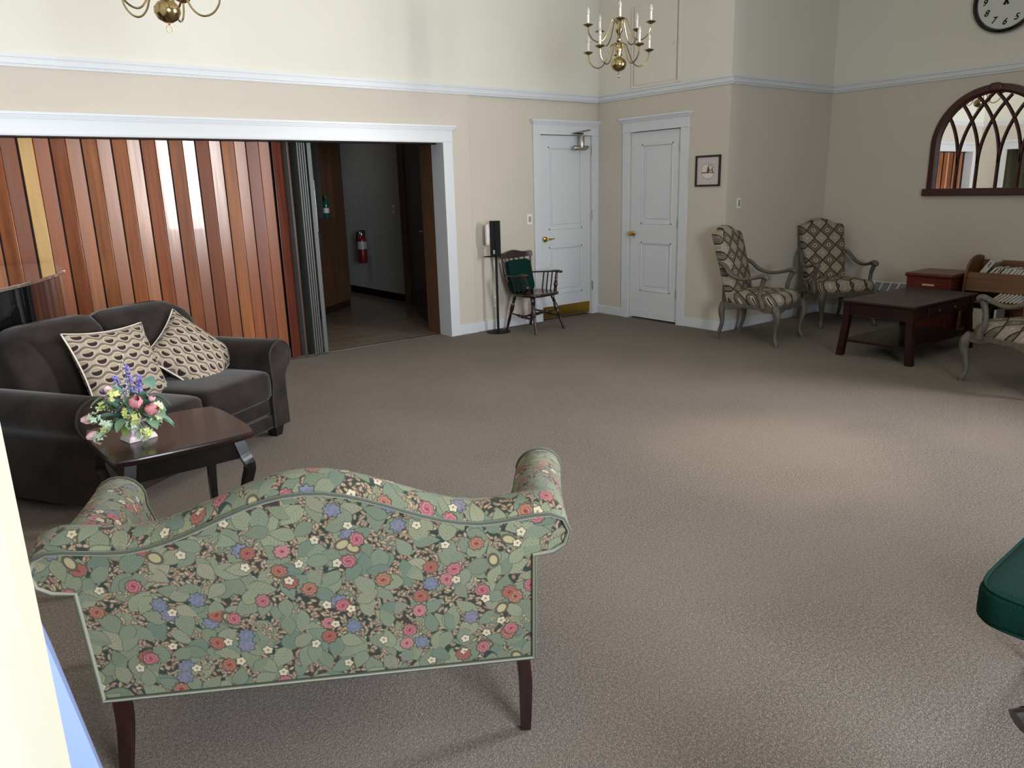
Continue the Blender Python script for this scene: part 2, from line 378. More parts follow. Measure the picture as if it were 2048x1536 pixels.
# wall with the folding partition (left in the photo): x from -6.75 to 0
struct('wall_left', WALL, (-6.95, -6.42, .0, .2, 0, 1.944), (-6.95, -1.8, .0, .2, 1.944, 2.44), (-2.124, -1.8, .0, .2, 0, 1.944),
       (-1.8, -.868, .02, .2, 0, 2.44), (-.868, -.10, .02, .2, 2.04, 2.44), (-.10, .15, .02, .2, 0, 2.44), (-6.95, .15, .0, .2, 2.44, H))
struct('wall_back', WALL, (0, .15, -.497, .02, 0, H), (0, .15, -1.797, -1.215, 0, H), (0, .15, -1.215, -.497, 2.04, H))
struct('wall_alcove_side', WALL, (.15, 1.93, -1.797, -1.65, 0, H))
struct('wall_alcove', WALL, (1.782, 1.93, -5.6, -1.797, 0, H))
struct('wall_alcove_return', WALL, (.0, 1.93, -5.75, -5.6, 0, H))
struct('wall_right', WALL, (.0, .15, -5.75, -5.6, 0, H), (0, .15, -10, -6.64, 0, H), (0, .15, -6.64, -5.66, 0, .88), (0, .15, -6.64, -5.66, 3.02, H))
struct('wall_rear', WALL, (-8.2, -6.07, -8.95, -8.8, 0, H), (-4.53, .0, -8.95, -8.8, 0, H), (-6.07, -4.53, -8.95, -8.8, 0, .68), (-6.07, -4.53, -8.95, -8.8, 2.62, H))
struct('wall_side', WALL, (-6.95, -6.75, -.45, .0, 0, H), (-6.95, -6.75, -2.3, -.45, 1.96, H), (-6.95, -6.75, -5.75, -2.3, 0, H))
struct('wall_far_side', WALL, (-8.3, -8.2, -10, .2, 0, H))
# window frames (out of the photo, the source of the daylight)
for k, y in enumerate((-6.15,)):
    t = thing('window_%d' % (k + 1), None, None, (0.02, y, 0), kind='structure')
    q = MB()
    for a in ((-.03, .02, -.52, -.48, .88, 3.02), (-.03, .02, .48, .52, .88, 3.02), (-.03, .02, -.52, .52, .85, .9), (-.03, .02, -.52, .52, 3.0, 3.05)): q.box(*a)
    q.build('window_frame', WHITE, t, smooth=False)
for k, x in enumerate((-5.3,)):
    t = thing('window_2', None, None, (x, -8.82, 0), kind='structure'); q = MB()
    for a in ((-.77, -.74, -.02, .03, .68, 2.62), (.74, .77, -.02, .03, .68, 2.62), (-.77, .77, -.02, .03, .66, .7), (-.77, .77, -.02, .03, 2.6, 2.64)): q.box(*a)
    q.build('window_frame', WHITE, t, smooth=False)
# near doorway edge: the pale wall end beside the camera
q = MB(); q.prism([(-8.2, -6.1), (-6.365, -6.1), (-6.352, -6.094), (-6.352, -6.088), (-6.338, -6.088), (-6.3295, -6.078), (-6.3275, -5.97), (-8.2, -5.97)], 0, H, 'xy')
tag(q.build('wall_near', CREAM, smooth=False), kind='structure', label='cream painted wall end at the left edge of the photo')
# picture rail
def rail(name, ax, a0, a1, face, sgn):
    q = MB()
    for d, z0, z1 in ((.030, 2.452, 2.475), (.02, 2.425, 2.452), (.026, 2.41, 2.425), (.013, 2.391, 2.41)):
        if ax == 'x': q.box(a0, a1, face - d if sgn < 0 else face, face if sgn < 0 else face + d, z0, z1)
        else: q.box(face - d if sgn < 0 else face, face if sgn < 0 else face + d, a0, a1, z0, z1)
    return tag(q.build(name, WHITE, smooth=False), kind='structure')
rail('trim_1', 'x', -6.75, 0, .0, -1); rail('trim_2', 'y', -1.797 - .03, .0, 0, -1)
rail('trim_3', 'x', 0, 1.78, -1.797, -1); rail('trim_4', 'y', -5.6, -1.797, 1.782, -1); rail('trim_5', 'y', -5.75, 0, -6.75, 1)
# baseboards
struct('baseboard_left', WHITE, (-2.02, -1.78, -.016, .0, 0, .105), (-1.80, -.97, .004, .02, 0, .105), bevel=.003)
struct('baseboard_back', WHITE, (-.014, 0, -.40, .0, 0, .1), (-.014, 0, -1.797 - .014, -1.31, 0, .1), bevel=.003)
struct('baseboard_alcove_side', WHITE, (0, 1.78, -1.811, -1.797, 0, .1), bevel=.003)
struct('baseboard_alcove', WHITE, (1.768, 1.782, -5.6, -1.8, 0, .1))
struct('baseboard_side', WHITE, (-6.75, -6.736, -5.75, -2.3, 0, .1))
# cased opening of the partition
def casing_head(q, ax, a0, a1, z0, face, fz):
    """flat fascia with a stepped cornice; face = wall plane, fz = fascia height"""
    def b(l0, l1, d, zz0, zz1):
        if ax == 'x': q.box(l0, l1, face - d, face, zz0, zz1)
        else: q.box(face - d, face, l0, l1, zz0, zz1)
    b(a0 - .01, a1 + .01, .026, z0, z0 + .012); b(a0, a1, .02, z0 + .012, z0 + fz)
    b(a0 - .012, a1 + .012, .032, z0 + fz, z0 + fz + .012); b(a0 - .02, a1 + .02, .042, z0 + fz + .012, z0 + fz + .026)
    b(a0 - .034, a1 + .034, .056, z0 + fz + .026, z0 + fz + .045)
q = MB(); casing_head(q, 'x', -6.53, -2.02, 1.944, 0.0, .105)
q.box(-6.53, -6.42, -.018, 0, 0, 1.944).box(-2.124, -2.02, -.018, 0, 0, 1.944).box(-2.134, -2.118, -.024, .2, 0, 1.95).box(-6.42, -6.40, -.02, .2, 0, 1.95).box(-6.42, -2.124, -.018, .2, 1.935, 1.95)
tag(q.build('trim_6', WHITE, smooth=False), kind='structure', label='white casing around the folding partition opening')
struct('trim_7', WALL, (-1.806, -1.797, -.002, .02, 0, 2.39))
struct('threshold', STEEL, (-6.4, -2.13, .18, .21, 0, .006))
# side wall header and brown curtain opening (seen only in the mirror)
q = MB()
q.box(-6.75, -6.73, -2.4, -.35, 1.96, 2.09).box(-6.75, -6.70, -2.44, -.31, 2.09, 2.13).box(-6.75, -6.73, -.45, -.36, 0, 1.96).box(-6.75, -6.73, -2.4, -2.3, 0, 1.96)
tag(q.build('trim_8', WHITE, smooth=False), kind='structure')
q = MB(); pts = [(-2.3 + i * .046, -6.86 + .03 * sin(i * 1.3)) for i in range(41)]
q.add([(x, y, z) for z in (.02, 1.95) for y, x in pts], [(i, i + 1, i + 42, i + 41) for i in range(40)])
o = q.build('curtain', plain('olive_curtain', (52, 48, 34), .9)); sm = o.modifiers.new('s', 'SOLIDIFY'); sm.thickness = .006
tag(o, 'dark olive curtain hung in the side opening, seen in the arched mirror', 'curtain')
# ================================================================== DOORS
def panel_door(name, ax, a0, a1, ztop, plane, panels, leaf_in, kick=None):
    """leaf + casing; a = coordinate along wall. ax 'x': wall plane y=plane facing -y; ax 'y': plane x facing -x"""
    t = thing(name, None, None, kind='structure')
    def B(q, l0, l1, d0, d1, z0, z1):   # d measured out of the wall plane towards the room
        return q.box(l0, l1, plane - d1, plane - d0, z0, z1) if ax == 'x' else q.box(plane - d1, plane - d0, l0, l1, z0, z1)
    lf = MB(); gap = .006; d = -leaf_in; s0, s1 = a0 + gap, a1 - gap
    # stiles and rails at full thickness, panels recessed with a raised moulding
    zs = sorted(panels, key=lambda e: e[0]); pa, pb = zs[0][2], zs[0][3]
    B(lf, s0, pa, d - .03, d, .02, ztop - gap); B(lf, pb, s1, d - .03, d, .02, ztop - gap)
    zc = .02
    for z0, z1, *_ in zs: B(lf, pa, pb, d - .03, d, zc, z0); zc = z1
    B(lf, pa, pb, d - .03, d, zc, ztop - gap)
    lf.build('door_leaf', DOORW, t, smooth=False)
    for z0, z1, *_ in zs:
        q = MB(); B(q, pa, pb, d - .028, d - .014, z0, z1); f = q.build('panel', DOORW, t, smooth=False)
        q = MB(); w_ = .022
        for l0, l1, y0, y1 in ((pa, pa + w_, z0, z1), (pb - w_, pb, z0, z1), (pa, pb, z0, z0 + w_), (pa, pb, z1 - w_, z1)): B(q, l0, l1, d - .014, d + .003, y0, y1)
        q.build('moulding', DOORW, f, smooth=True, bevel=.005)
        q = MB(); B(q, pa + .06, pb - .06, d - .014, d - .007, z0 + .06, z1 - .06); q.build('raised_field', DOORW, f, bevel=.003)
    c = MB(); w_ = .10
    B(c, a0 - w_, a0, 0, .018, 0, ztop); B(c, a1, a1 + w_, 0, .018, 0, ztop)
    B(c, a0 - .006, a0 + .012, -.06, -leaf_in - .003 + .0, 0, ztop); B(c, a1 - .012, a1 + .006, -.06, -leaf_in - .003, 0, ztop)
    casing_head(c, ax, a0 - w_, a1 + w_, ztop, plane, .105)
    c.build('casing', WHITE, t, smooth=False)
    return t, B, d
d1, B1, dd = panel_door('door_1', 'x', -.868, -.10, 2.04, .02, [(.285, .83, -.745, -.232), (1.015, 1.915, -.745, -.232)], .012)
def part(fn, name, mat, par, *a, **k):
    q = MB(); fn(q, *a); return q.build(name, mat, par, **k)
tag(part(B1, 'kick_plate', plain('brass_kick_plate', (170, 138, 62), .3, 1.0), d1, -.85, -.118, dd, dd + .003, .022, .152), 'brass kick plate')
def knob(t, x, y, z, nx, ny, lever=None):
    M = Matrix.Translation((x, y, z)) @ Vector((nx, ny, 0)).to_track_quat('Z', 'Y').to_matrix().to_4x4()
    q = MB().lathe([(0, 0), (.03, 0), (.031, .006), (.024, .01), (.01, .014), (.01, .035)] + ([] if lever else [(.022, .045), (.028, .058), (.022, .07), (0, .073)]) + ([(0, .037)] if lever else []), 18, M=M)
    if lever: q.tube([M @ Vector(v_) for v_ in ((0, 0, .03), (lever * .02, 0, .036), (lever * .06, 0, .038), (lever * .105, .003, .034))], [.010, .011, .009, .007], 10)
    return tag(q.build('door_handle', BRASS, t), 'brass handle')
knob(d1, -.815, .008, .92, 0, -1, 1)
for z in (1.88, 1.16, .34):
    MB().tube([(-.103, -.004, z - .05), (-.103, -.004, z + .05)], .007, 8).build('hinge', STEEL, d1)
# overhead closer
t = thing('door_closer', 'steel overhead closer on the tall white door beside the corner', 'door closer', (-.31, -.0, 1.99))
MB().tube([(0, -.045, -.10), (0, -.045, -.09), (0, -.045, .03), (0, -.045, .05)], [.03, .034, .034, .02], 16).build('spring_barrel', STEEL, t)
MB().tube([(-.11, -.04, -.09), (-.10, -.04, -.09), (.06, -.04, -.09), (.10, -.04, -.08)], [.018, .026, .026, .02], 14).build('body', STEEL, t)
MB().box(-.13, .02, -.06, -.045, .055, .068).build('arm', BLACK, t, smooth=False)
MB().tube([(-.13, -.052, .06), (.13, -.05, .105)], .009, 8).build('arm', STEEL, t)
d2, B2, dd2 = panel_door('door_2', 'y', -1.215, -.497, 2.04, 0.0, [(.32, .87, -1.10, -.655), (1.06, 1.91, -1.10, -.655)], .014)
knob(d2, -.0, -.555, .957, -1, 0)
part(B2, 'door_sweep', DOORW, d2, -1.205, -.507, dd2, dd2 + .006, .02, .092, smooth=False)
for z in (1.85, .33, 1.07):
    MB().tube([(-.012, -1.208, z - .045), (-.012, -1.208, z + .045)], .006, 8).build('hinge', STEEL, d2)
for nm in ('door_backing_1', 'door_backing_2'):
    pass
struct('wall_behind_doors', HALLD, (-.9, -.05, .2, .22, 0, 2.1), (.15, .17, -1.25, -.45, 0, 2.1))
# access hatch above the picture rail
t = thing('access_panel', 'cream painted access hatch on the wall above door and picture rail', 'panel', (0, -.84, 2.48))
box('panel_leaf', UPPER, t, -.018, 0, -.285, .29, .03, .80, bevel=.003)
MB().box(-.025, 0, -.345, -.315, -.0, 1.6).box(-.025, 0, .30, .318, 0, .80).build('frame', UPPER, t, smooth=False)
box('frame_rail', UPPER, t, -.012, 0, -.315, .30, 0, .03); box('frame_rail', UPPER, t, -.012, 0, -.315, .30, .80, .812)
MB().lathe([(0, 0), (.012, 0), (.014, .01), (0, .016)], 12, M=Matrix.Translation((-.018, -.25, .39)) @ Matrix.Rotation(-pi / 2, 4, 'Y')).build('knob', UPPER, t)
# ================================================================== FOLDING PARTITION
t = thing('accordion_partition', 'wood veneer accordion folding partition closing most of the cased opening', 'partition', (0, 0, 0))
z0, z1 = .02, 1.925
gx = [-6.30 + .206 * k - .001 for k in range(13)]   # dark gaps
gx = [-5.683 + .206 * (k - 3) for k in range(13)]
tn = math.tan(RD(10)); k_ = 0
def slat(xa, ya, xb, yb, mat):
    d = Vector((xb - xa, yb - ya, 0)); L = d.length; an = math.atan2(d.y, d.x)
    o = MB().box(-L / 2, L / 2, -.004, .004, 0, z1 - z0).build('slat', mat, t, smooth=True, bevel=.003)
    o.location = ((xa + xb) / 2, (ya + yb) / 2, z0); o.rotation_euler = (0, 0, an); return o
for k, gxx in enumerate(gx[:-1]):
    mx = gxx + .103; yr, yv = .085, .085 + .103 * tn
    slat(gxx + .009, yr + .092 * math.tan(RD(20)), mx - .001, yr, SLAT)
    o = slat(mx + .001, yr, gxx + .206 - .004, yv, SLAT)
    if k == 3:
        bpy.data.objects.remove(o)
        o = slat(mx + .001, yr, gxx + .206 - .004, yv, SLAT)
bx_ = MB().box(-6.40, -3.80, .125, .14, z0, z1).build('backing', BLACK, t, smooth=False)
pale = slat(-5.671, .108, -5.585, .087, SLATY); pale.location.y -= .006; pale['label'] = 'pale blond slat'
slat(-3.822, .075, -3.70, .15, SLATD); slat(-3.695, .15, -3.683, .075, VINYL); slat(-3.675, .08, -3.62, .2, SLATD)
for i in range(4):
    x = -3.60 + .026 * i
    MB().box(x, x + .015, .07 + .012 * i, .30, z0, z1).build('fold', VINYL, t, bevel=.005)
Mx = Matrix.Translation((-3.475, .10, 0)) @ Matrix.Rotation(math.atan2(.27, .115), 4, 'Z')
MB().box(0, .29, -.02, .02, .015, z1, Mx).build('lead_post', VINYL, t, bevel=.006)
MB().box(.10, .20, -.024, -.019, 1.14, 1.60, Mx).build('strike_plate', STEEL, t, bevel=.002)
MB().box(.12, .18, -.04, -.02, .98, 1.13, Mx).build('latch', BLACK, t, bevel=.004)
MB().box(-6.40, -2.13, .10, .15, 1.925, 1.936).build('track', BLACK, t, smooth=False)
# ================================================================== HALL BEYOND
tf = thing('floor_hall', None, None, kind='structure')
TILE = plain('hall_vinyl_tile', (132, 118, 104), .22, var=.10, sc=3)
MB().box(-4.2, 1.2, .2, 6, -.1, -.004).build('screed', BLACK, tf, smooth=False)
tile_me = None
for i in range(10):
    for j in range(15):
        if tile_me is None:
            o = MB().box(-.1505, .1505, -.1505, .1505, -.01, 0).build('tile', TILE, tf, smooth=False); tile_me = o.data
        else:
            o = bpy.data.objects.new('tile', tile_me); COL.objects.link(o); o.parent = tf
        o.location = (-3.55 + .305 * i, .365 + .305 * j, 0)
tw = thing('wall_hall_right', None, None, kind='structure')
MORT = plain('mortar', (158, 158, 154), .9); BLOCKM = plain('painted_block', (166, 166, 162), .7, var=.03, sc=12, bump=.4)
MB().box(-1.165, -1.05, 2.3, 5.6, 0, 2.7).build('mortar', MORT, tw, smooth=False)
bme = MB().box(-.004, 0, -.1985, .1985, -.0985, .0985).build('block', BLOCKM, tw, bevel=.002, seg=1); first = True
for r in range(14):
    for c in range(9):
        y = 2.5 + .4 * c + (.2 if r % 2 else 0); z = .09 + .2 * r
        if y > 5.5 or z > 2.6: continue
        if first: o = bme; first = False
        else: o = bme.copy(); COL.objects.link(o)
        o.parent = tw; o.location = (-1.163, y, z)
MB().box(-1.185, -1.163, 2.3, 5.6, 0, .10).build('cove_base', BLACK, tw, smooth=False)
struct('wall_hall_end', BLOCKM, (-4.4, -1.0, 5.6, 5.7, 0, 2.7)); struct('wall_hall_left', HALLD, (-4.5, -4.4, .2, 5.7, 0, 2.7))
struct('ceiling_hall', CEIL, (-4.5, .2, .2, 5.7, 2.7, 2.8)); struct('wall_hall_inner', HALLD, (-1.6, .2, .55, .6, 0, 2.7))
# pass-through counter wall, set at an angle
ang = math.atan2(.5, .62); tp = thing('wall_pass_through', None, None, (-1.885, 2.80, 0), ang, kind='structure')
box('counter_front', HALLW, tp, -2.3, 0, 0, .12, .1, 1.165); box('pier', HALLW, tp, -.30, 0, 0, .12, 1.165, 2.7)
box('toe_kick', HALLD, tp, -2.3, 0, .02, .12, 0, .1); box('opening_trim', HALLW, tp, -.325, -.30, -.015, .14, 1.165, 2.7)
box('sill', HALLW, tp, -2.3, -.28, -.05, .16, 1.165, 1.185); box('far_panel', HALLD, tp, -2.3, 0, .75, .8, 0, 2.7)
# dark door leaf standing open and its jambs
struct('trim_9', HALLW, (-1.30, -1.17, 2.22, 2.38, 0, 2.7)); struct('trim_10', HALLW, (-2.13, -2.085, .20, .44, 0, 1.935))
a_ = Vector((-1.29, 2.22)); b_ = Vector((-1.99, .62)); d = b_ - a_; L = d.length
t = thing('hall_door', 'dark brown flush door standing open in the dim hall', 'door', (a_.x, a_.y, 0), math.atan2(d.y, d.x))
box('door_leaf', HALLD, t, .0, L, 0, .045, .01, 2.5, bevel=.002)
MB().tube([(L - .09, 0, 1.05), (L - .09, -.05, 1.05)], .012, 10).tube([(L - .09, -.05, 1.05), (L - .2, -.05, 1.05)], .009, 8).build('door_handle', STEEL, t)
# extinguisher
t = thing('fire_extinguisher', 'red fire extinguisher hung on the painted block wall of the hall', 'fire extinguisher', (-1.262, 3.62, .485))
RED = plain('red_enamel', (112, 12, 24), .3, coat=.4)
MB().lathe([(0, 0), (.06, 0), (.066, .012), (.066, .33), (.055, .365), (.03, .39), (.02, .40), (0, .40)], 24).build('cylinder', RED, t)
MB().lathe([(.0665, .2), (.0672, .2), (.0672, .31), (.0665, .31)], 24).build('instruction_label', plain('label_foil', (170, 165, 162), .3), t)
MB().lathe([(0, .40), (.02, .40), (.02, .43), (.014, .45), (0, .45)], 12).build('valve', STEEL, t)
MB().box(-.01, .01, -.10, .03, .455, .468).box(-.01, .01, -.08, .02, .43, .44).build('lever', BLACK, t, bevel=.003)
MB().tube(smoothpts([(0, .02, .43), (0, .08, .44), (-.02, .11, .40), (-.02, .11, .28), (0, .085, .2)], 5), .011, 8).build('hose', BLACK, t)
MB().lathe([(0, 0), (.018, 0), (.018, .012), (0, .012)], 12, M=Matrix.Translation((-.02, 0, .43)) @ Matrix.Rotation(-pi / 2, 4, 'Y')).build('gauge', PLASTIC, t)
box('bracket', STEEL, t, .05, .09, -.015, .015, .1, .46)
# bottle on the sill
Mp = Matrix.Translation((-1.885, 2.80, 0)) @ Matrix.Rotation(ang, 4, 'Z'); bl = Mp @ Vector((-.46, .03, 1.186))
t = thing('bottle', 'green plastic bottle standing on the hall counter sill', 'bottle', bl)
gg = G('green_bottle_plastic', .1); gg.color((30, 120, 95)); gg.set('Transmission Weight', .4); GB = gg.m
MB().lathe([(0, 0), (.033, 0), (.036, .01), (.036, .12), (.033, .14), (.036, .16), (.03, .19), (.014, .225), (.013, .25), (0, .25)], 18).build('bottle_body', GB, t)
MB().lathe([(.0365, .06), (.0372, .06), (.0372, .12), (.0365, .12)], 18).build('paper_band', PLASTIC, t)
MB().lathe([(0, .25), (.015, .25), (.015, .268), (0, .268)], 14).build('cap', plain('green_cap', (20, 90, 60), .4), t)
# ================================================================== SMALL WALL FITTINGS
def plate(name, label, cat, x, y, z, nx, ny, w_=.072, h=.115, rocker=True, group=None):
    t = thing(name, label, cat, (x, y, z), math.atan2(nx, -ny), group)
    box('cover_plate', PLASTIC, t, -w_ / 2, w_ / 2, -.006, 0, -h / 2, h / 2, bevel=.002)
    if rocker: box('rocker', plain('switch_rocker_grey', (150, 148, 138), .5), t, -.015, .015, -.009, -.006, -.03, .03, bevel=.001)  # rocker in an even grey, darker than its cover plate
    else:
        for s_ in (-.022, .022): box('socket', plain('socket_face', (214, 206, 190), .5), t, -.014, .014, -.008, -.006, s_ - .014, s_ + .014, bevel=.001)
plate('light_switch', 'ivory rocker switch plate left of the door with the steel closer', 'light switch', -1.028, .02, 1.15, 0, -1)
plate('light_switch', 'small white switch plate on the wall above the leftmost trellis armchair', 'light switch', .2, -1.797, 1.28, 0, -1, .06, .1)
plate('light_switch', 'grey switch plate on the painted block wall in the hall', 'light switch', -1.171, 2.78, 1.25, -1, 0)
plate('wall_outlet', 'ivory outlet plate low behind the black stand pole', 'outlet', -1.525, .02, .3, 0, -1, rocker=False)
# framed print
t = thing('framed_picture', 'small black framed print of a church in an oval, right of the white closet door', 'picture', (-.001, -1.567, 1.6), -pi / 2)
q = MB()
for a in ((-.152, .152, -.018, 0, .132, .15), (-.152, .152, -.018, 0, -.15, -.132), (-.152, -.134, -.018, 0, -.132, .132), (.134, .152, -.018, 0, -.132, .132)): q.box(*a)
q.build('frame', plain('black_picture_frame', (16, 11, 10), .4), t, bevel=.002)
box('mat_board', plain('mat_board', (196, 186, 184), .7, var=.02), t, -.134, .134, -.006, 0, -.132, .132)
INK = plain('print_ink', (84, 74, 64), .8); TON = plain('print_tone', (218, 208, 196), .8)
def disc(rx, rz, y, n=40, cz=0.0): return MB().add([(rx * cos(2 * pi * k / n), y, cz + rz * sin(2 * pi * k / n)) for k in range(n)], [tuple(range(n))])
disc(.082, .079, -.0066).build('print_outline', INK, t, smooth=False); disc(.079, .076, -.007).build('print_field', TON, t, smooth=False)
q = MB().prism([(-.012, -.02), (.062, -.02), (.062, .012), (.048, .03), (.042, .012), (.02, .01), (.012, .034), (.004, .058), (-.004, .034), (-.012, .01)], -.0085, -.0075).prism([(-.078, -.022), (.078, -.022), (.07, -.012), (-.07, -.012)], -.009, -.0075)
for a_ in (.3, .8, 1.3, 1.8): q.prism([(.0, .06), (.075 * cos(a_), .07 * sin(a_)), (.07 * cos(a_ + .2), .07 * sin(a_ + .2))], -.0082, -.0075)
q.build('print_church', INK, t, smooth=False)
for a_ in ((.02, .03, -.0092, -.0085, -.02, .005), (.04, .05, -.0092, -.0085, -.018, .006)): MB().box(*a_).build('print_highlight', TON, t, smooth=False)
# arched mirror
t = thing('arched_mirror', 'arched mirror with interlaced gothic tracery in a dark red brown wooden frame', 'mirror', (1.781, -3.43, 1.298), -pi / 2)
Ro, Ri, sp = .528, .452, .475      # local x to the right as seen, y towards the wall
arc = [(Ro * cos(a), sp + Ro * sin(a)) for a in [pi * k / 36 for k in range(37)]]; ari = [(Ri * cos(a), sp + Ri * sin(a)) for a in [pi * k / 36 for k in range(37)]]
out = [(Ro, .05)] + arc + [(-Ro, .05)]; inn = [(Ri, .05)] + ari + [(-Ri, .05)]
N = len(out); vs = []; fs = []
for (ax_, az), (bx, bz) in zip(out, inn):
    vs += [(ax_, 0, az), (ax_, -.03, az), (bx + (ax_ - bx) * .3, -.042, bz + (az - bz) * .3), (bx, -.03, bz), (bx, 0, bz)]
for i in range(N - 1):
    for k in range(4): fs.append((i * 5 + k, i * 5 + k + 1, i * 5 + k + 6, i * 5 + k + 5))
MB().add(vs, fs).build('frame', MFR, t)
box('sill', MFR, t, -.558, .558, -.055, 0, 0, .07, bevel=.006)
MB().superbox((0, -.036, sp + .497), (.058, .016, .04), 3).build('keystone', MFR, t)
MB().add([(a * .99, -.008, b) for a, b in inn], [tuple(range(N))]).build('glass', MIRROR, t, smooth=False)
mx = [-.27, -.09, .09, .27]
def bar(pts): MB().tube([(a, -.02, b) for a, b in pts], [.0125] * len(pts), 6, flat=.8).build('tracery_bar', MFR, t)
zs_ = .30; RR = .9
for xm in mx:
    bar([(xm, .05), (xm, zs_)])
    for s_ in (-1, 1):
        P = []
        for k in range(60):
            dz = k * .012
            if dz >= RR: break
            dx = RR - math.sqrt(RR * RR - dz * dz); x_, z_ = xm + s_ * dx, zs_ + dz
            if z_ > sp and math.hypot(x_, z_ - sp) > Ri + .01: break
            if abs(x_) > Ri + .01: break
            P.append((x_, z_))
        bar(P[::3] + [P[-1]])
# clock
t = thing('wall_clock', 'large round wall clock with black rim and italic numerals, above the arched mirror', 'clock', (1.781, -3.43, 3.01), -pi / 2)
Mc = Matrix.Rotation(pi / 2, 4, 'X')
MB().lathe([(.24, .015), (.275, 0), (.282, .02), (.275, .05), (.255, .062), (.245, .05), (.24, .03), (.24, .015)], 64, M=Mc, cap=False).build('rim', plain('clock_rim', (10, 10, 10), .25, coat=.5), t)
MB().lathe([(0, .012), (.246, .012), (.246, .03), (0, .03)], 64, M=Mc).build('face', plain('clock_face', (206, 208, 204), .5, var=.01), t)
def text(s_, size, loc, mat, par, name, shear=.0, rot=(pi / 2, 0, 0), ext=.001):
    cu = bpy.data.curves.new('t', 'FONT'); cu.body = s_; cu.size = size; cu.align_x = 'CENTER'; cu.align_y = 'CENTER'; cu.extrude = ext; cu.offset = .0012; cu.shear = shear
    tmp = bpy.data.objects.new('t', cu); COL.objects.link(tmp); dg = bpy.context.evaluated_depsgraph_get()
    me = bpy.data.meshes.new_from_object(tmp.evaluated_get(dg)); bpy.data.objects.remove(tmp); me.materials.append(mat) if not me.materials else None
    o = bpy.data.objects.new(name, me); COL.objects.link(o); o.parent = par; o.location = loc; o.rotation_euler = rot; return o
for n in range(1, 13):
    a = pi / 2 - n * pi / 6; text(str(n), .074, (.185 * cos(a), -.0325, .185 * sin(a)), INK if False else BLACK, t, 'numeral', .35)
for nm, a, L1, wd in (('hour_hand', RD(68), .12, .011), ('minute_hand', RD(112), .17, .008)):
    dx, dz = cos(a), sin(a)
    MB().add([(-dx * .045 - dz * wd, -.036, -dz * .045 + dx * wd), (-dx * .045 + dz * wd, -.036, -dz * .045 - dx * wd), (dx * L1, -.036, dz * L1)], [(0, 1, 2)]).build(nm, BLACK, t, smooth=False)
# baseboard heater
t = thing('baseboard_heater', 'white baseboard heater with a slotted top below the alcove wall', 'heater', (1.782, -2.72, 0))
MB().prism([(-.02, .06), (-.12, .06), (-.125, .30), (-.02, .41)], -.42, .42).build('cover', plain('heater_enamel', (206, 206, 208), .4), t, smooth=False).rotation_euler = (0, 0, 0)
sl = plain('heater_slot', (118, 120, 128), .6)
for k in range(9):
    y = -.36 + k * .088
    MB().prism([(-.1205, .3075), (-.1175, .3115), (-.033, .3985), (-.036, .394)], y, y + .068).build('slot', sl, t, smooth=False).location = (-.0035, 0, .0035)
# ================================================================== CHANDELIERS
def chandelier(name, label, loc, rz):
    t = thing(name, label, 'chandelier', loc, rz, 'brass chandeliers')
    MB().lathe([(0, -.052), (.02, -.05), (.048, -.035), (.064, -.005), (.062, .02), (.045, .042), (.02, .055), (.017, .075), (.027, .10), (.030, .13), (.02, .155), (.013, .165), (.022, .18), (.022, .19), (.012, .2), (.014, .225), (.03, .25), (.032, .262), (.016, .27), (.014, .33), (.02, .34), (.01, .35), (.008, .40), (.012, .44), (.006, .46), (.006, .51), (.035, .515), (.04, .522), (.006, .53), (.004, .56), (0, .56)], 24).build('column', ABRASS, t)
    MB().tube([(0, 0, -.05), (0, 0, -.065)], .005, 8).build('finial', ABRASS, t)
    MB().tube([(.017 * cos(a), 0, -.082 + .017 * sin(a)) for a in [2 * pi * k / 20 for k in range(20)]], .0028, 6, closed=True).build('ring', ABRASS, t)
    arm = None
    for tier, (zz, rr_, ph) in enumerate(((.095, .262, pi / 5), (.275, .25, 0))):
        for k in range(5):
            if arm is None:
                P = smoothpts([(.022, 0, .03), (.035, 0, .06), (.062, 0, .055), (.085, 0, .0), (.12, 0, -.075), (.165, 0, -.105), (.215, 0, -.09), (.25, 0, -.045), (.258, 0, .0)], 5)
                arm = MB().tube(P, .0052, 8).build('arm', ABRASS, t)
                MB().lathe([(0, -.004), (.012, -.002), (.036, .010), (.040, .016), (.012, .010), (.012, .022), (.014, .026), (0, .026)], 20, (.258, 0, .004)).build('drip_pan', ABRASS, arm)
                MB().lathe([(.0, .02), (.0095, .02), (.0095, .09), (0, .09)], 14, (.258, 0, .004)).build('candle_sleeve', PLASTIC, arm)
                gb = G('bulb_glass', .05); gb.color((240, 236, 225)); gb.set('Transmission Weight', .55)
                MB().lathe([(0, .088), (.008, .09), (.014, .105), (.013, .118), (.006, .138), (0, .146)], 14, (.258, 0, .004)).build('bulb', gb.m, arm)
                o = arm
            else: o = copy_tree(arm, t)
            o.location = (0, 0, zz); o.rotation_euler = (0, 0, ph + 2 * pi * k / 5)
    n = 0; z = .565
    while z < H - loc[2] - .02:
        MB().tube([((.009 * cos(a)) * (n % 2), (.009 * cos(a)) * ((n + 1) % 2), z + .017 * sin(a)) for a in [2 * pi * k / 10 for k in range(10)]], .0022, 5, closed=True).build('chain_link', ABRASS, t)
        z += .028; n += 1
    MB().lathe([(0, H - loc[2] - .03), (.05, H - loc[2] - .02), (.055, H - loc[2]), (0, H - loc[2])], 20).build('ceiling_rose', ABRASS, t)
    return t
chandelier('chandelier', 'two-tier brass chandelier hanging in front of the room corner', (-1.64, -1.92, 2.425), RD(82))
chandelier('chandelier', 'brass chandelier cut by the top edge above the folding partition', (-5.157, -2.204, 2.39), RD(20))
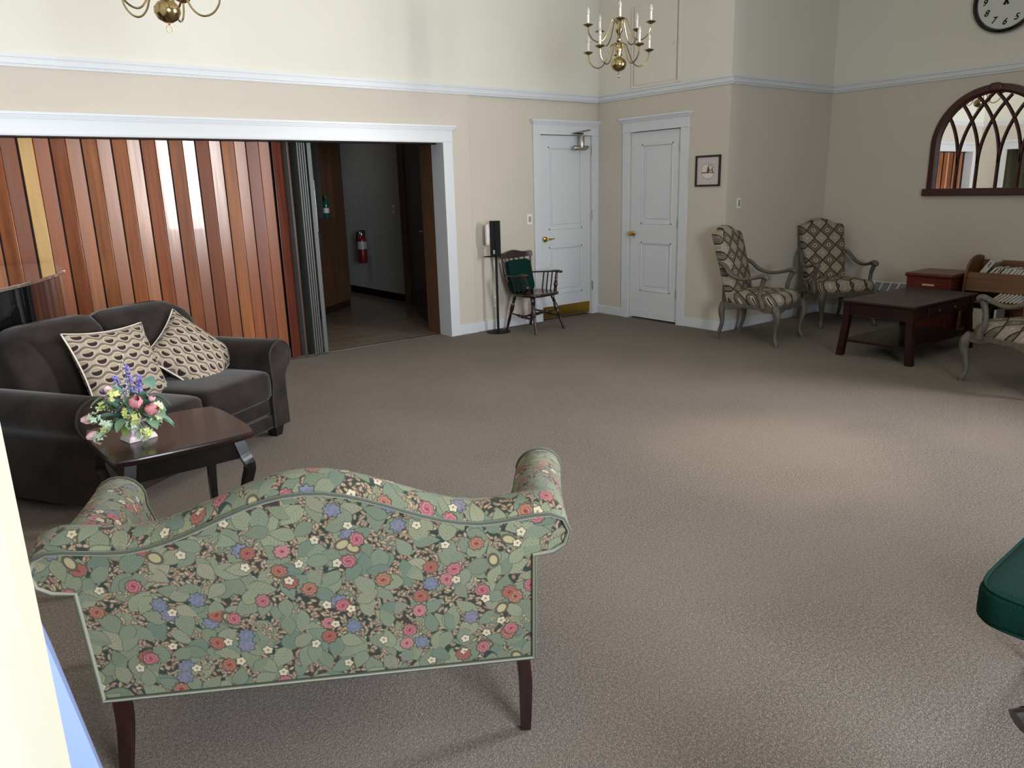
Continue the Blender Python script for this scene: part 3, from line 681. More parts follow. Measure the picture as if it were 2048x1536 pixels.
# ================================================================== FLORAL SETTEE (seen from behind)
th = math.atan2(-.504, .864)
t = thing('floral_settee', 'camelback settee in floral tapestry with rolled arms, seen from behind', 'settee', (-6.176, -4.541, 0), th)
W_ = 1.131; zb = .22; lean = RD(7)
def top(u):   # height of the piped back edge above zb
    s = abs(u - W_ / 2) / (W_ / 2); hump = .5 + .5 * cos(pi * min(1, s / .84)); return .438 + .125 * hump ** 1.15
prof = [(0, 0), (0, .12), (0, .24), (0, .335), (-.05, .34), (-.082, .36), (-.092, .40), (-.075, .437), (-.04, .452)]
for k in range(25): u = W_ * k / 24; prof.append((u, top(u) + .014 * (1 - min(1, min(u, W_ - u) / .12))))
prof += [(W_ + .04, .452), (W_ + .075, .437), (W_ + .092, .40), (W_ + .082, .36), (W_ + .05, .34), (W_, .335), (W_, .24), (W_, .12), (W_, 0)]
def bk(u, s, y, dz=0.0): return Vector((u, y - sin(lean) * s, zb + cos(lean) * s + dz))
def tw_(s): return max(0.0, min(1.0, (s - .3) / .13))
rings = []
for y, dz, ins in ((0, 0, 0), (.006, .012, .0), (.022, .03, .002), (.05, .042, .003), (.08, .036, .003), (.105, .015, .002), (.115, -.01, -.01)):
    rings.append([bk(u, s, y, dz * tw_(s)) for u, s in prof])
q = MB(); n = len(prof)
# back face as its own grid (flat, uv in metres), then the crest loft
L = q.loft(rings, True, False)
for f_i in range(len(q.uv)): pass
q.add([rings[0][k] for k in range(n)], [tuple(range(n))], [[(p_[0], p_[1]) for p_ in prof]])
q.add([rings[-1][k] for k in range(n)], [tuple(range(n))[::-1]], [[(p_[0], p_[1]) for p_ in prof][::-1]])
q.build('back', FLORAL, t, ang=60)
pp = [bk(u, s, -.004) for u, s in prof]
MB().tube(pp[:1] + pp[1:], .0065, 6).build('piping', FPIPE, t)
MB().tube([bk(0, 0, -.004), bk(W_, 0, -.004)], .0065, 6).build('piping', FPIPE, t)
def settee_arm(side):
    # cross-section in (x outward, z) swept forward with a flare
    sec = [(-.03, .20), (-.045, .40), (-.05, .56)] + [(.028 + .078 * cos(a), .592 + .072 * sin(a)) for a in [RD(190 - 20 * k) for k in range(14)]] + [(.012, .545), (.002, .50), (0, .36), (0, .20)]
    rings = []
    ys = [.02, .08, .16, .26, .36, .46, .54, .59, .615, .625]
    for i, y in enumerate(ys):
        f = (y - .02) / .6; fl = .095 * f ** 1.3; dz = -.05 * f; sc = 1 if i < 7 else (.96, .85, .6)[i - 7]
        cx, cz = .028, .592
        r = []
        for (x, z) in sec:
            hi_ = max(0, min(1, (z - .28) / .24)); X = x + fl * hi_; Z = z + dz * hi_
            if z > .5: X = cx + fl + (X - cx - fl) * sc; Z = cz + dz + (Z - cz - dz) * sc
            r.append((W_ + X if side > 0 else -X, y, Z))
        rings.append(r if side > 0 else r[::-1])
    a = MB().loft(rings).build('arm', FLORAL, t, ang=60)
    r = rings[7]; MB().tube([Vector(v_) + Vector((0, .004, 0)) for v_ in r], .006, 6).build('piping', FPIPE, a)
settee_arm(1); settee_arm(-1)
MB().box(.02, W_ - .02, .05, .60, .20, .34).build('seat_base', FLORAL, t, bevel=.02)
MB().superbox((W_ / 2, .37, .385), (W_ / 2 - .045, .30, .06), 6, 28, 12).build('seat_cushion', FLORAL, t)
for x, dx in ((.03, .012), (W_ - .03, .016)):
    MB().tube(smoothpts([(x, .03, .225), (x + dx * .4, .018, .14), (x + dx * .2, .0, .06), (x, -.014, 0)], 4), lerp_list([.026, .025, .022, .018], 4), 4, sq=True).build('leg', DWOOD, t, smooth=False)
for x in (.04, W_ - .04):
    MB().tube([(x, .57, .21), (x, .575, 0)], [.026, .016], 4, sq=True).build('leg', DWOOD, t, smooth=False)
# ================================================================== DARK LOVESEAT
th = math.atan2(.542, .84)
t = thing('loveseat', 'dark brown velour loveseat with rolled arms and two loose back cushions', 'sofa', (-4.673, -1.998, 0), th)
Wl = 1.434
MB().box(-Wl + .12, -.12, .012, .80, .07, .155).build('base_rail', VELOUR, t, bevel=.012)
MB().box(-Wl + .12, -.12, .022, .80, .162, .255).build('base_rail', VELOUR, t, bevel=.012)
mid_ = -Wl / 2
for a_, b_ in ((-Wl + .135, mid_ - .003), (mid_ + .003, -.135)):
    MB().superbox(((a_ + b_) / 2, .27, .355), ((b_ - a_) / 2, .31, .095), 7, 28, 12).build('seat_cushion', VELOUR, t)
def cushion_back(x0, x1, right):
    q = MB(); rings = []
    for i in range(15):
        v_ = i / 14; z = .40 + .47 * v_; rg = []
        ins = 0 if v_ < .7 else .10 * ((v_ - .7) / .3) ** 2.2
        th_ = .13 * (1 - .45 * abs(2 * v_ - .9) ** 2.2) * (1 if v_ < .93 else .45 if i == 14 else .7)
        yc = .56 + .17 * v_
        for k in range(24):
            a = 2 * pi * k / 24; c_, s_ = math.copysign(abs(cos(a)) ** .35, cos(a)), math.copysign(abs(sin(a)) ** .6, sin(a))
            hw = (x1 - x0) / 2; cx = (x0 + x1) / 2 - (ins / 2 if right else -ins / 2); rg.append((cx + (hw - ins / 2) * c_, yc + th_ * s_, z - (.02 * abs(c_) ** 6 if v_ > .9 else 0)))
        rings.append(rg)
    return q.loft(rings).build('back_cushion', VELOUR, t)
cushion_back(-Wl + .10, mid_ + .002, False); cushion_back(mid_ + .006, -.06, True)
MB().box(-Wl + .06, -.06, .66, .83, .07, .74).build('back_frame', VELOUR, t, bevel=.05, seg=4)
def sofa_arm(side):
    # local outline in xz (side +1: right end at x=0), outward positive
    sec = [(-.145, .07), (-.145, .25), (-.125, .36), (-.135, .44)] + [(-.028 + .108 * cos(a), .512 + .10 * sin(a)) for a in [RD(195 - 18 * k) for k in range(14)]] + [(.03, .43), (.0, .385), (-.004, .30), (0, .07)]
    mp = (lambda x: x) if side > 0 else (lambda x: -Wl - x)
    rings = []
    for y, s_ in ((.0, .93), (.006, .975), (.02, 1.0), (.3, 1.0), (.6, 1.0), (.8, .98), (.825, .9)):
        rings.append([(mp(-.06 + (x + .06) * s_), y, .3 + (z - .3) * (s_ if z > .3 else 1)) for x, z in sec])
    if side < 0: rings = [r[::-1] for r in rings]
    a = MB().loft(rings).build('arm', VELOUR, t, ang=50)
    r = rings[1]; MB().tube([Vector(v_) + Vector((0, -.004, 0)) for v_ in r], .006, 6).build('piping', PIPE, a)
sofa_arm(1); sofa_arm(-1)
for x in (-.075, -Wl + .075):
    for y in (.06, .76):
        MB().loft([[(x + sx * h, y + sy * h, z) for sx, sy in ((-1, -1), (1, -1), (1, 1), (-1, 1))] for z, h in ((.075, .042), (0, .028))]).build('foot', ESPB, t, smooth=False)
# throw pillows
def pillow(name, label, M, w_, h_, d_):
    t = thing(name, label, 'cushion', (0, 0, 0)); t.matrix_world = M; t['group'] = 'patterned throw pillows'
    q = MB(); n = 26
    def pt(i, j, s_):
        u = 2 * i / n - 1; v = 2 * j / n - 1
        pin = 1 - .10 * (1 - u * u) * abs(v) ** 3; pin2 = 1 - .10 * (1 - v * v) * abs(u) ** 3
        hh = ((1 - abs(u) ** 3.0) * (1 - abs(v) ** 3.0)) ** .55
        return Vector((u * w_ / 2 * pin2, s_ * d_ / 2 * hh, v * h_ / 2 * pin))
    for s_ in (-1, 1):
        vs = [pt(i, j, s_) for j in range(n + 1) for i in range(n + 1)]; fs = []; uv = []
        for j in range(n):
            for i in range(n):
                a = j * (n + 1) + i; fs.append((a, a + 1, a + n + 2, a + n + 1)); uv.append([(i / n, j / n), ((i + 1) / n, j / n), ((i + 1) / n, (j + 1) / n), (i / n, (j + 1) / n)])
        q.add(vs, fs, uv)
    o = q.build('cover', OGEE, t)
    P = [pt(i, 0, 0) for i in range(n)] + [pt(n, j, 0) for j in range(n)] + [pt(n - i, n, 0) for i in range(n)] + [pt(0, n - j, 0) for j in range(n)]
    MB().tube(P, .0065, 6, closed=True).build('cord_edge', CORD, t); return t
Ms = Matrix.Translation((-4.673, -1.998, 0)) @ Matrix.Rotation(th, 4, 'Z')
P1 = Ms @ Matrix.Translation((-.86, .40, .60)) @ Matrix.Rotation(RD(6), 4, 'Z') @ Matrix.Rotation(RD(-22), 4, 'X') @ Matrix.Rotation(RD(4), 4, 'Y')
P2 = Ms @ Matrix.Translation((-.335, .40, .56)) @ Matrix.Rotation(RD(-6), 4, 'Z') @ Matrix.Rotation(RD(-36), 4, 'X') @ Matrix.Rotation(RD(56), 4, 'Y')
pillow('throw_pillow', 'taupe and brown ogee patterned throw pillow standing upright at left on the loveseat', P1, .55, .46, .15)
pillow('throw_pillow', 'taupe and brown ogee patterned throw pillow tilted on its corner at right', P2, .46, .46, .15)
# ================================================================== END TABLE
t = thing('end_table', 'espresso square end table with curved legs beside the dark loveseat', 'end table', (-5.672, -3.318, 0), RD(2))
def rsq(h, bow, r, n=8):
    P = []
    for c_ in range(4):
        a0 = c_ * pi / 2
        for k in range(n + 1):   # edge from corner c to c+1, bowed
            s_ = -1 + 2 * k / n; e = h + bow * (1 - s_ * s_) - (r * (abs(s_) ** 8)); x, y = e, s_ * (h - r * .5)
            P.append((x * cos(a0) - y * sin(a0), x * sin(a0) + y * cos(a0)))
    return [p_ for i, p_ in enumerate(P) if i % (n + 1) != n]
q = MB(); A_ = rsq(.268, .012, .012)
q.loft([[(x * s_, y * s_, z) for x, y in A_] for s_, z in ((.93, .515), (.985, .522), (1, .532), (1, .540), (.985, .548), (.8, .5485), (.4, .5488), (.02, .549))]); q.build('table_top', ESP, t, ang=50)
for a in range(4):
    M = Matrix.Rotation(a * pi / 2, 4, 'Z')
    q = MB(); q.box(-.2, .2, -.225, -.205, .435, .518, M); q.build('apron', ESPB, t, smooth=False)
    P = [M @ Vector(v_) for v_ in smoothpts([(-.205, -.205, .515), (-.22, -.22, .45), (-.234, -.234, .395), (-.215, -.215, .30), (-.205, -.205, .15), (-.205, -.205, 0)], 4)]
    MB().tube(P, lerp_list([.03, .03, .027, .024, .021, .019], 4), 4, sq=True).build('leg', ESPB, t, smooth=False)
# flower arrangement
t = thing('flower_arrangement', 'artificial bouquet of tulips and lavender in a fluted white planter on end table', 'flowers', (-5.79, -3.345, .549), RD(13))
VASE = plain('whitewashed_ceramic', (214, 200, 202), .5, var=.14, sc=40)
def rect(hx, hy, z): return [(sx * hx, sy * hy, z) for sx, sy in ((-1, -1), (1, -1), (1, 1), (-1, 1))]
q = MB(); q.loft([rect(.056, .042, 0), rect(.056, .042, .006), rect(.050, .037, .022), rect(.040, .03, .026)]); q.build('planter_base', VASE, t, bevel=.002)
def flut(z, hx, hy):
    P = []
    for (x0, y0, x1, y1) in ((-1, -1, 1, -1), (1, -1, 1, 1), (1, 1, -1, 1), (-1, 1, -1, -1)):
        for k in range(12):
            s_ = k / 12; d_ = 1 - .07 * (.5 - .5 * cos(2 * pi * s_ * 4)); P.append(((x0 + (x1 - x0) * s_) * hx * d_, (y0 + (y1 - y0) * s_) * hy * d_, z))
    return P
MB().loft([flut(z, hx, hx * .76) for z, hx in ((.022, .038), (.04, .037), (.07, .046), (.088, .057), (.092, .058), (.088, .05))]).build('planter', VASE, t, ang=30)
LEAFS = [plain('leaf_' + n_, c_, .6, var=.15, sc=40) for n_, c_ in (('deep_green', (58, 96, 76)), ('sage', (120, 148, 120)), ('blue_green', (104, 140, 126)), ('olive', (124, 142, 78)))]
STEM = plain('flower_stem', (60, 84, 50), .7)
# camera-independent local axes: right, away, up in the arrangement's own frame
ia = -RD(13); RX = Vector((.79, -.61, 0)); RY = Vector((.61, .79, 0)); rot = Matrix.Rotation(ia, 3, 'Z'); RX = rot @ RX; RY = rot @ RY
def B(a, z, d): return RX * a + RY * d + Vector((0, 0, z))
def stem(p1): MB().tube(smoothpts([(random.uniform(-.02, .02), random.uniform(-.015, .015), .07), Vector(p1) * .5 + Vector((0, 0, .05)), p1], 4), .0018, 5).build('stem', STEM, t)
def leaf(c, d, L_, w_, mat):
    d = Vector(d).normalized(); s_ = d.cross(Vector((random.uniform(-.4, .4), random.uniform(-.4, .4), 1))).normalized(); n_ = s_.cross(d).normalized(); q = MB(); V_ = []
    for i in range(7):
        u = i / 6; ww = w_ * (sin(pi * u ** .8) ** .8) + .0005; cpt = Vector(c) + d * L_ * u - n_ * (.25 * L_ * u * u)
        V_ += [cpt - s_ * ww + n_ * ww * .3, cpt, cpt + s_ * ww + n_ * ww * .3]
    F_ = [(i * 3 + k, i * 3 + k + 1, i * 3 + k + 4, i * 3 + k + 3) for i in range(6) for k in (0, 1)]
    o = q.add(V_, F_).build('leaf', mat, t); return o
for k in range(58):
    a = random.uniform(-.12, .13); z = random.uniform(.07, .21); d_ = random.uniform(-.07, .07)
    p_ = B(a * .55, z * .9, d_ * .6); leaf(p_, B(a * 4 + random.uniform(-.3, .3), random.uniform(-.3, .5), d_ * 4 + random.uniform(-.3, .1)), random.uniform(.05, .085), random.uniform(.012, .02), random.choice(LEAFS[:3]))
for a, z in ((-.10, .19), (-.02, .10), (.0, .08), (.10, .10), (.03, .19), (.11, .26), (.13, .14)):
    leaf(B(a * .8, z, -.05), B(a * 5, -.2, -.5), .07, .022, random.choice(LEAFS))
HYD = [plain('hydrangea_' + n_, c_, .7, var=.08, sc=60) for n_, c_ in (('lime', (206, 214, 130)), ('mint', (196, 220, 190)), ('cream', (218, 224, 176)))]
for a, z in ((-.125, .10), (-.095, .06), (-.11, .02), (-.075, .08), (.005, .115), (.04, .10), (-.03, .19), (.115, .085), (.065, .035), (.045, .02), (.125, .14), (.02, .07), (-.10, .135)):
    mt = random.choice(HYD); c_ = B(a, z + .01, -.07 + random.uniform(-.02, .02)); stem(c_); q = MB()
    for j in range(9):
        v_ = Vector((random.gauss(0, 1), random.gauss(0, 1), random.gauss(0, 1))).normalized(); pc = c_ + v_ * .019; s_ = v_.orthogonal().normalized(); s2 = v_.cross(s_)
        for m_ in range(4):
            an = m_ * pi / 2; e = s_ * cos(an) + s2 * sin(an); e2 = s_ * cos(an + .7) + s2 * sin(an + .7); e0 = s_ * cos(an - .7) + s2 * sin(an - .7)
            q.add([pc, pc + e0 * .009 + v_ * .002, pc + e * .016 + v_ * .003, pc + e2 * .009 + v_ * .002], [(0, 1, 2, 3)])
    q.build('hydrangea_head', mt, t)
PINK = [plain('tulip_' + n_, c_, .6, var=.12, sc=50) for n_, c_ in (('rose', (226, 150, 162)), ('pale', (236, 192, 198)))]
def tulip(c, d, s_, mt):
    d = Vector(d).normalized(); M = Matrix.Translation(c) @ d.to_track_quat('Z', 'Y').to_matrix().to_4x4(); root = MB().tube([M @ Vector((0, 0, -.03)), M @ Vector((0, 0, 0))], .0022, 6).build('tulip', STEM, t)
    for k in range(6):
        q = MB(); V_ = []; R_ = Matrix.Rotation(k * pi / 3 + (.2 if k % 2 else 0), 4, 'Z')
        for i in range(6):
            u = i / 5; r_ = s_ * (.35 * sin(pi * (u * .8 + .08)) + .06); zz = s_ * 1.35 * u; ww = s_ * .36 * sin(pi * min(1, u * .85 + .1)) + .001
            for j in (-1, -.4, .4, 1): V_.append(M @ (R_ @ Vector((r_ * (1 - .18 * j * j) + (.0012 if k % 2 else 0), ww * j, zz))))
        q.add(V_, [(i * 4 + j, i * 4 + j + 1, i * 4 + j + 5, i * 4 + j + 4) for i in range(5) for j in range(3)]); q.build('petal', mt, root)
for a, z, d_, di, s_, mt in ((.045, .155, -.08, (.4, .5, -.5), .052, 0), (.09, .14, -.085, (.8, .2, -.4), .048, 0), (-.145, .095, -.04, (-1, .05, -.3), .034, 1), (-.125, .045, -.06, (-.9, -.35, -.3), .034, 1), (-.065, .195, -.03, (-.3, .8, -.3), .028, 1), (.105, .175, -.07, (.5, .5, -.4), .024, 1), (-.055, .16, -.05, (-.1, .7, -.4), .022, 1)):
    tulip(B(a, z, d_), B(di[0], di[1], di[2]), s_, PINK[mt])
LAV = plain('lavender_florets', (136, 126, 204), .7, var=.2, sc=90)
for p0_, p1_, n_ in (((.0, .16, 0), (-.005, .305, .0), 34), ((.02, .15, .0), (.04, .26, .0), 34), ((-.03, .16, .01), (-.07, .255, .02), 26), ((-.06, .13, .0), (-.115, .205, .0), 26)):
    a0, a1 = B(*p0_), B(*p1_); root = MB().tube([a0 * .4, a0, a1], .002, 5).build('lavender_spike', STEM, t); q = MB()
    for j in range(n_ * 2):
        u = random.random(); c_ = a0.lerp(a1, .2 + .8 * u); r_ = .020 * (1 - .6 * u) * random.uniform(.5, 1); an = random.uniform(0, 2 * pi); c_ = c_ + Vector((cos(an) * r_, sin(an) * r_, random.uniform(-.003, .003)))
        q.lathe([(0, -.0045), (.0042, 0), (0, .0055)], 5, c_)
    tag(q.build('florets', LAV, root), kind='stuff')
BEADM = plain('glass_beads', (240, 244, 240), .15)
for p1_ in ((-.005, .345, -.02), (-.02, .31, -.02), (-.04, .28, -.02), (.0, .25, -.04), (-.135, .15, -.06), (-.025, .21, -.05)):
    a0 = B(0, .09, 0); a1 = B(*p1_); root = MB().tube([a0, a1], .0009, 4).build('bead_spray', STEM, t); q = MB()
    for j in range(7): q.lathe([(0, -.003), (.0028, 0), (0, .003)], 6, a0.lerp(a1, .45 + .55 * j / 6) + Vector((random.uniform(-.004, .004), random.uniform(-.004, .004), 0)))
    q.build('beads', BEADM, root)
# ================================================================== TRELLIS ARMCHAIRS
def armchair(label, loc, rz, src=None):
    if src is not None:
        t = copy_tree(src); t.location = (loc[0], loc[1], 0); t.rotation_euler = (0, 0, rz); t['label'] = label; return t
    t = thing('armchair', label, 'armchair', (loc[0], loc[1], 0), rz, 'trellis upholstered armchairs')
    # seat frame: shaped rails
    fr, rr_, hw, hb, tk = .285, -.27, .30, .235, .022
    def railpoly(P0, P1, dip):
        P0, P1 = Vector(P0), Vector(P1); q = MB(); n = 12; d = (P1 - P0).normalized(); nrm = Vector((-d.y, d.x, 0)) * tk; rg = []
        for k in range(n + 1):
            s_ = k / n; c_ = P0.lerp(P1, s_); lo_ = .30 + dip * (sin(pi * s_) ** 2) + (.02 * cos(6 * pi * s_)) * .3
            rg.append([c_ - nrm + Vector((0, 0, lo_)), c_ + nrm + Vector((0, 0, lo_)), c_ + nrm + Vector((0, 0, .365)), c_ - nrm + Vector((0, 0, .365))])
        return q.loft(rg).build('seat_rail', GREYW, t, bevel=.004)
    railpoly((-hw + .02, fr - .01, 0), (hw - .02, fr - .01, 0), .012); railpoly((-hb, rr_, 0), (hb, rr_, 0), .02)
    railpoly((-hb, rr_, 0), (-hw + .01, fr - .02, 0), .03); railpoly((hw - .01, fr - .02, 0), (hb, rr_, 0), .03)
    for s_ in (-1, 1):
        P = smoothpts([(s_ * (hw - .015), fr - .015, .36), (s_ * (hw + .005), fr + .01, .31), (s_ * (hw + .004), fr + .018, .25), (s_ * (hw - .012), fr - .0, .15), (s_ * (hw - .016), fr - .002, .07), (s_ * (hw - .004), fr + .016, .025), (s_ * hw, fr + .022, .0)], 4)
        MB().tube(P, lerp_list([.034, .037, .032, .022, .018, .024, .02], 4), 10).build('leg', GREYW, t)
        P = smoothpts([(s_ * hb, rr_, .36), (s_ * (hb + .005), rr_ - .012, .28), (s_ * (hb), rr_ - .005, .17), (s_ * (hb + .002), rr_ - .03, .07), (s_ * (hb + .004), rr_ - .055, .0)], 4)
        MB().tube(P, lerp_list([.03, .032, .02, .018, .022], 4), 10).build('leg', GREYW, t)
    # seat dome
    q = MB(); n = 28; rings = []
    for i, (s_, z) in enumerate(((.97, .355), (1.0, .375), (1.0, .41), (.95, .445), (.82, .468), (.6, .482), (.3, .488), (.02, .49))):
        rg = []
        for k in range(n):
            a = 2 * pi * k / n; c_, d_ = math.copysign(abs(cos(a)) ** .45, cos(a)), math.copysign(abs(sin(a)) ** .45, sin(a))
            yy = .015 + .285 * d_ * s_; hwid = hb + .02 + (hw - hb) * (yy - rr_) / (fr - rr_); rg.append((hwid * c_ * s_, yy, z))
        rings.append(rg)
    q.loft(rings, True, True)
    for i in range(len(q.uv)):
        q.uv[i] = [(q.v[j][0] + .02, q.v[j][1] + q.v[j][2] * .8) for j in q.f[i]]
    q.build('seat', TRELLIS, t, ang=80)
    # back: camel-topped slab leaning back
    P = [(-.205, 0)] + [(-.215 - .03 * k / 6, .62 * k / 6) for k in range(1, 7)]
    P += [(-.245, .635), (-.225, .648), (-.19, .650)] + [(-.16 + .32 * k / 12, .655 + .055 * sin(pi * k / 12)) for k in range(13)] + [(.19, .650), (.225, .648), (.245, .635)] + [(.245 - .03 * k / 6, .62 - .62 * k / 6) for k in range(7)] + [(.205, 0)]
    n = len(P); lean_ = .30
    def bp_(x, z, y): return Vector((x, -.215 + y - lean_ * z * (.75 + .25 * z), .37 + z))
    q = MB(); cz = .33
    rg = []
    for y, s_ in ((-.035, .96), (-.03, 1.0), (.02, 1.0), (.038, .985), (.055, .9), (.066, .7), (.070, .4), (.072, .02)):
        rg.append([bp_(x * s_, cz + (z - cz) * s_, y) for x, z in P])
    q.loft(rg)
    for i in range(len(q.uv)): q.uv[i] = [(q.v[j][0] + .5, q.v[j][2] + .05) for j in q.f[i]]
    q.build('backrest', TRELLIS, t, ang=50)
    for s_ in (-1, 1):
        A = bp_(s_ * .235, .36, .0)
        P_ = smoothpts([A + Vector((0, -.02, .01)), (s_ * .268, -.25, .715), (s_ * .30, -.17, .64), (s_ * .318, -.06, .605), (s_ * .322, .05, .618), (s_ * .32, .14, .642), (s_ * .318, .185, .636), (s_ * .316, .20, .612)], 4)
        MB().tube(P_, lerp_list([.02, .024, .024, .02, .02, .026, .034, .022], 4), 10, flat=.8).build('armrest', GREYW, t)
        P_ = smoothpts([(s_ * .316, .165, .62), (s_ * .308, .135, .53), (s_ * .312, .125, .45), (s_ * .318, .15, .40), (s_ * .312, .16, .35)], 4)
        MB().tube(P_, lerp_list([.026, .019, .02, .027, .028], 4), 10).build('arm_post', GREYW, t)
    return t
A1 = armchair('trellis patterned high-back armchair nearest the white closet door, seen from its side', (-.03, -2.27), RD(-170))
A2 = armchair('trellis patterned high-back armchair set in the alcove corner, facing the room', (1.235, -2.31), RD(149), A1)
A3 = armchair('trellis patterned armchair cut by the right edge of the photo, opposite the other two', (-.24, -4.66), RD(-27.6), A1)
# ================================================================== COFFEE TABLE
t = thing('coffee_table', 'long dark mahogany coffee table with splayed legs and a lower shelf', 'coffee table', (.36, -3.495, 0), RD(-1))
hx, hy = .57, .315
MB().box(-hx, hx, -hy, hy, .462, .485).build('table_top', DWOOD, t, bevel=.006)
for y in (-hy + .035, hy - .035): box('side_apron', DWOOD, t, -hx + .05, hx - .05, y - .01, y + .01, .355, .462)
for x in (-hx + .05, hx - .05): box('end_apron', DWOOD, t, x - .01, x + .01, -hy + .05, hy - .05, .355, .462)
for sx in (-1, 1):
    for sy in (-1, 1):
        x, y = sx * (hx - .055), sy * (hy - .045)
        MB().loft([[(x + ex * .027 + sx * dx, y + ey * .027 + sy * dy, z) for ex, ey in ((-1, -1), (1, -1), (1, 1), (-1, 1))] for z, dx, dy in ((.462, 0, 0), (.30, 0, 0), (0, .015, .03))]).build('leg', DWOOD, t, smooth=False)
box('lower_shelf', DWOOD, t, -hx + .04, hx - .04, -hy + .03, hy - .03, .125, .145)
dr = box('drawer_front', DWOOD, t, -.30, .30, -hy + .012, -hy + .024, .372, .452, bevel=.003)
for x in (-.14, .14): MB().lathe([(0, 0), (.008, .002), (.012, .014), (0, .018)], 12, M=Matrix.Translation((x, -hy + .012, .412)) @ Matrix.Rotation(pi / 2, 4, 'X')).build('knob', STEEL, dr)
# red cherry storage cabinet
t = thing('storage_box', 'reddish cherry wood box with lift lid and pale pull between coffee table and book rack', 'box', (1.44, -3.262, 0))
box('body', CHERRY, t, -.235, .235, -.205, .205, 0, .555, bevel=.004)
box('lid', CHERRY, t, -.25, .24, -.22, .22, .552, .592, bevel=.012)
box('front_panel', CHERRY, t, -.241, -.235, -.165, .165, .05, .50, bevel=.003)
tag(box('label_holder', plain('pale_pull', (206, 172, 132), .4), t, -.247, -.24, -.06, .05, .475, .492, bevel=.002), 'pale pull')
# ================================================================== BOOK RACK
t = thing('book_rack', 'oak display rack with curved ends holding rows of leaning books', 'bookcase', (0, 0, 0))
sp_ = [(1.36, 0), (1.76, 0), (1.76, .735), (1.66, .752), (1.58, .745), (1.50, .715), (1.44, .66), (1.41, .60)]
for y in (-3.515, -4.62):
    MB().prism(sp_, y, y + .022, 'xz').build('end_panel', OAK, t, smooth=False)
def rb(n_, *a): return box(n_, OAK, t, *a, bevel=.002)
MB().prism([(1.405, .435), (1.42, .435), (1.445, .605), (1.43, .605)], -4.60, -3.515).build('front_board', OAK, t, smooth=False)
rb('shelf', 1.42, 1.75, -4.60, -3.515, .50, .515); rb('shelf', 1.37, 1.75, -4.60, -3.515, .33, .345); rb('shelf', 1.37, 1.75, -4.60, -3.515, .06, .075)
rb('back_board', 1.745, 1.76, -4.60, -3.515, .06, .70); rb('divider_post', 1.355, 1.40, -4.08, -4.035, .0, .52)
BK = [plain('cover_' + n_, c_, .6, var=.05) for n_, c_ in (('black', (24, 22, 24)), ('maroon', (70, 26, 30)), ('white', (206, 200, 190)), ('grey', (120, 112, 110)))]
pos_names = ['first', 'second', 'third', 'fourth', 'fifth', 'sixth', 'seventh', 'eighth', 'ninth', 'tenth', 'eleventh', 'twelfth', 'thirteenth', 'fourteenth', 'fifteenth', 'sixteenth', 'seventeenth', 'eighteenth']
def book(label, loc, eul, th_, h_, d_, cm, group, name='book'):
    t = thing(name, label, 'book', loc, 0, group); t.rotation_euler = eul
    # spine towards +x (the wall), fore edge towards the room
    box('page_block', PAPER, t, -d_ / 2 + .003, d_ / 2 - .004, -th_ / 2 + .002, th_ / 2 - .002, .003, h_ - .003)
    q = MB()
    q.box(-d_ / 2, d_ / 2, -th_ / 2, -th_ / 2 + .002, 0, h_).box(-d_ / 2, d_ / 2, th_ / 2 - .002, th_ / 2, 0, h_).box(d_ / 2 - .003, d_ / 2, -th_ / 2, th_ / 2, 0, h_)
    q.build('cover', cm, t, smooth=False); return t
t_b = thing('binder', 'thick white boxed book leaning at the left end of the upper row', 'book', (1.555, -3.545, .517)); t_b.rotation_euler = (RD(33), 0, 0)
box('cover', BK[2], t_b, -.10, .08, -.05, .0, 0, .255, bevel=.002)
for i in range(4): box('printed_mark', BLACK, t_b, -.1015, -.10, -.035 + .006 * (i % 2), -.02 + .006 * (i % 2), .19 + .012 * i, .197 + .012 * i)
y = -3.625
for i in range(18):
    th_ = random.uniform(.018, .027); h_ = .175 - .0022 * i + random.uniform(-.008, .01); an = 40 - i * .9 + random.uniform(-3, 3)
    if i > 14: an = 18
    cm = BK[0] if i in (0, 2, 9, 13) else BK[1] if i in (3, 7) else BK[2] if i % 2 else BK[3]
    nm = {0: 'black', 1: 'maroon', 2: 'white', 3: 'grey'}[BK.index(cm)]
    book('%s covered book with pale page edges, %s from the left in the upper row' % (nm, pos_names[i]), (1.53, y, .517), (RD(an), 0, 0), th_, h_, .16, cm, 'books leaning in the upper row')
    y -= (th_ + .0045) / cos(RD(min(an, 36)))
for i in range(9):
    th_ = .02; y = -3.74 - i * .032
    cm = BK[(i * 2 + 3) % 4]; nm = {0: 'black', 1: 'maroon', 2: 'white', 3: 'grey'}[BK.index(cm)]
    book('thin %s pamphlet, %s from the left on the middle shelf' % (nm, pos_names[i]), (1.48, y, .347), (RD(48), 0, 0), th_, .125, .15, cm, 'pamphlets on the middle shelf')
for i, (nm, c_, h_, zz) in enumerate((('cream', (222, 214, 190), .012, .345), ('pale yellow', (206, 200, 160), .022, .359), ('white', (222, 220, 212), .010, .383))):
    t = thing('flat_book', '%s book lying flat at the right of the middle shelf, %s of its stack' % (nm, ('bottom', 'middle', 'top')[i]), 'book', (1.47, -4.30, zz), RD(2 * i - 2), 'flat stack of books on the middle shelf')
    box('cover', plain('stack_' + str(i), c_, .6), t, -.09, .09, -.145, .145, 0, h_, bevel=.001); box('page_block', PAPER, t, -.0905, .085, -.14, .14, .0025, h_ - .0025)
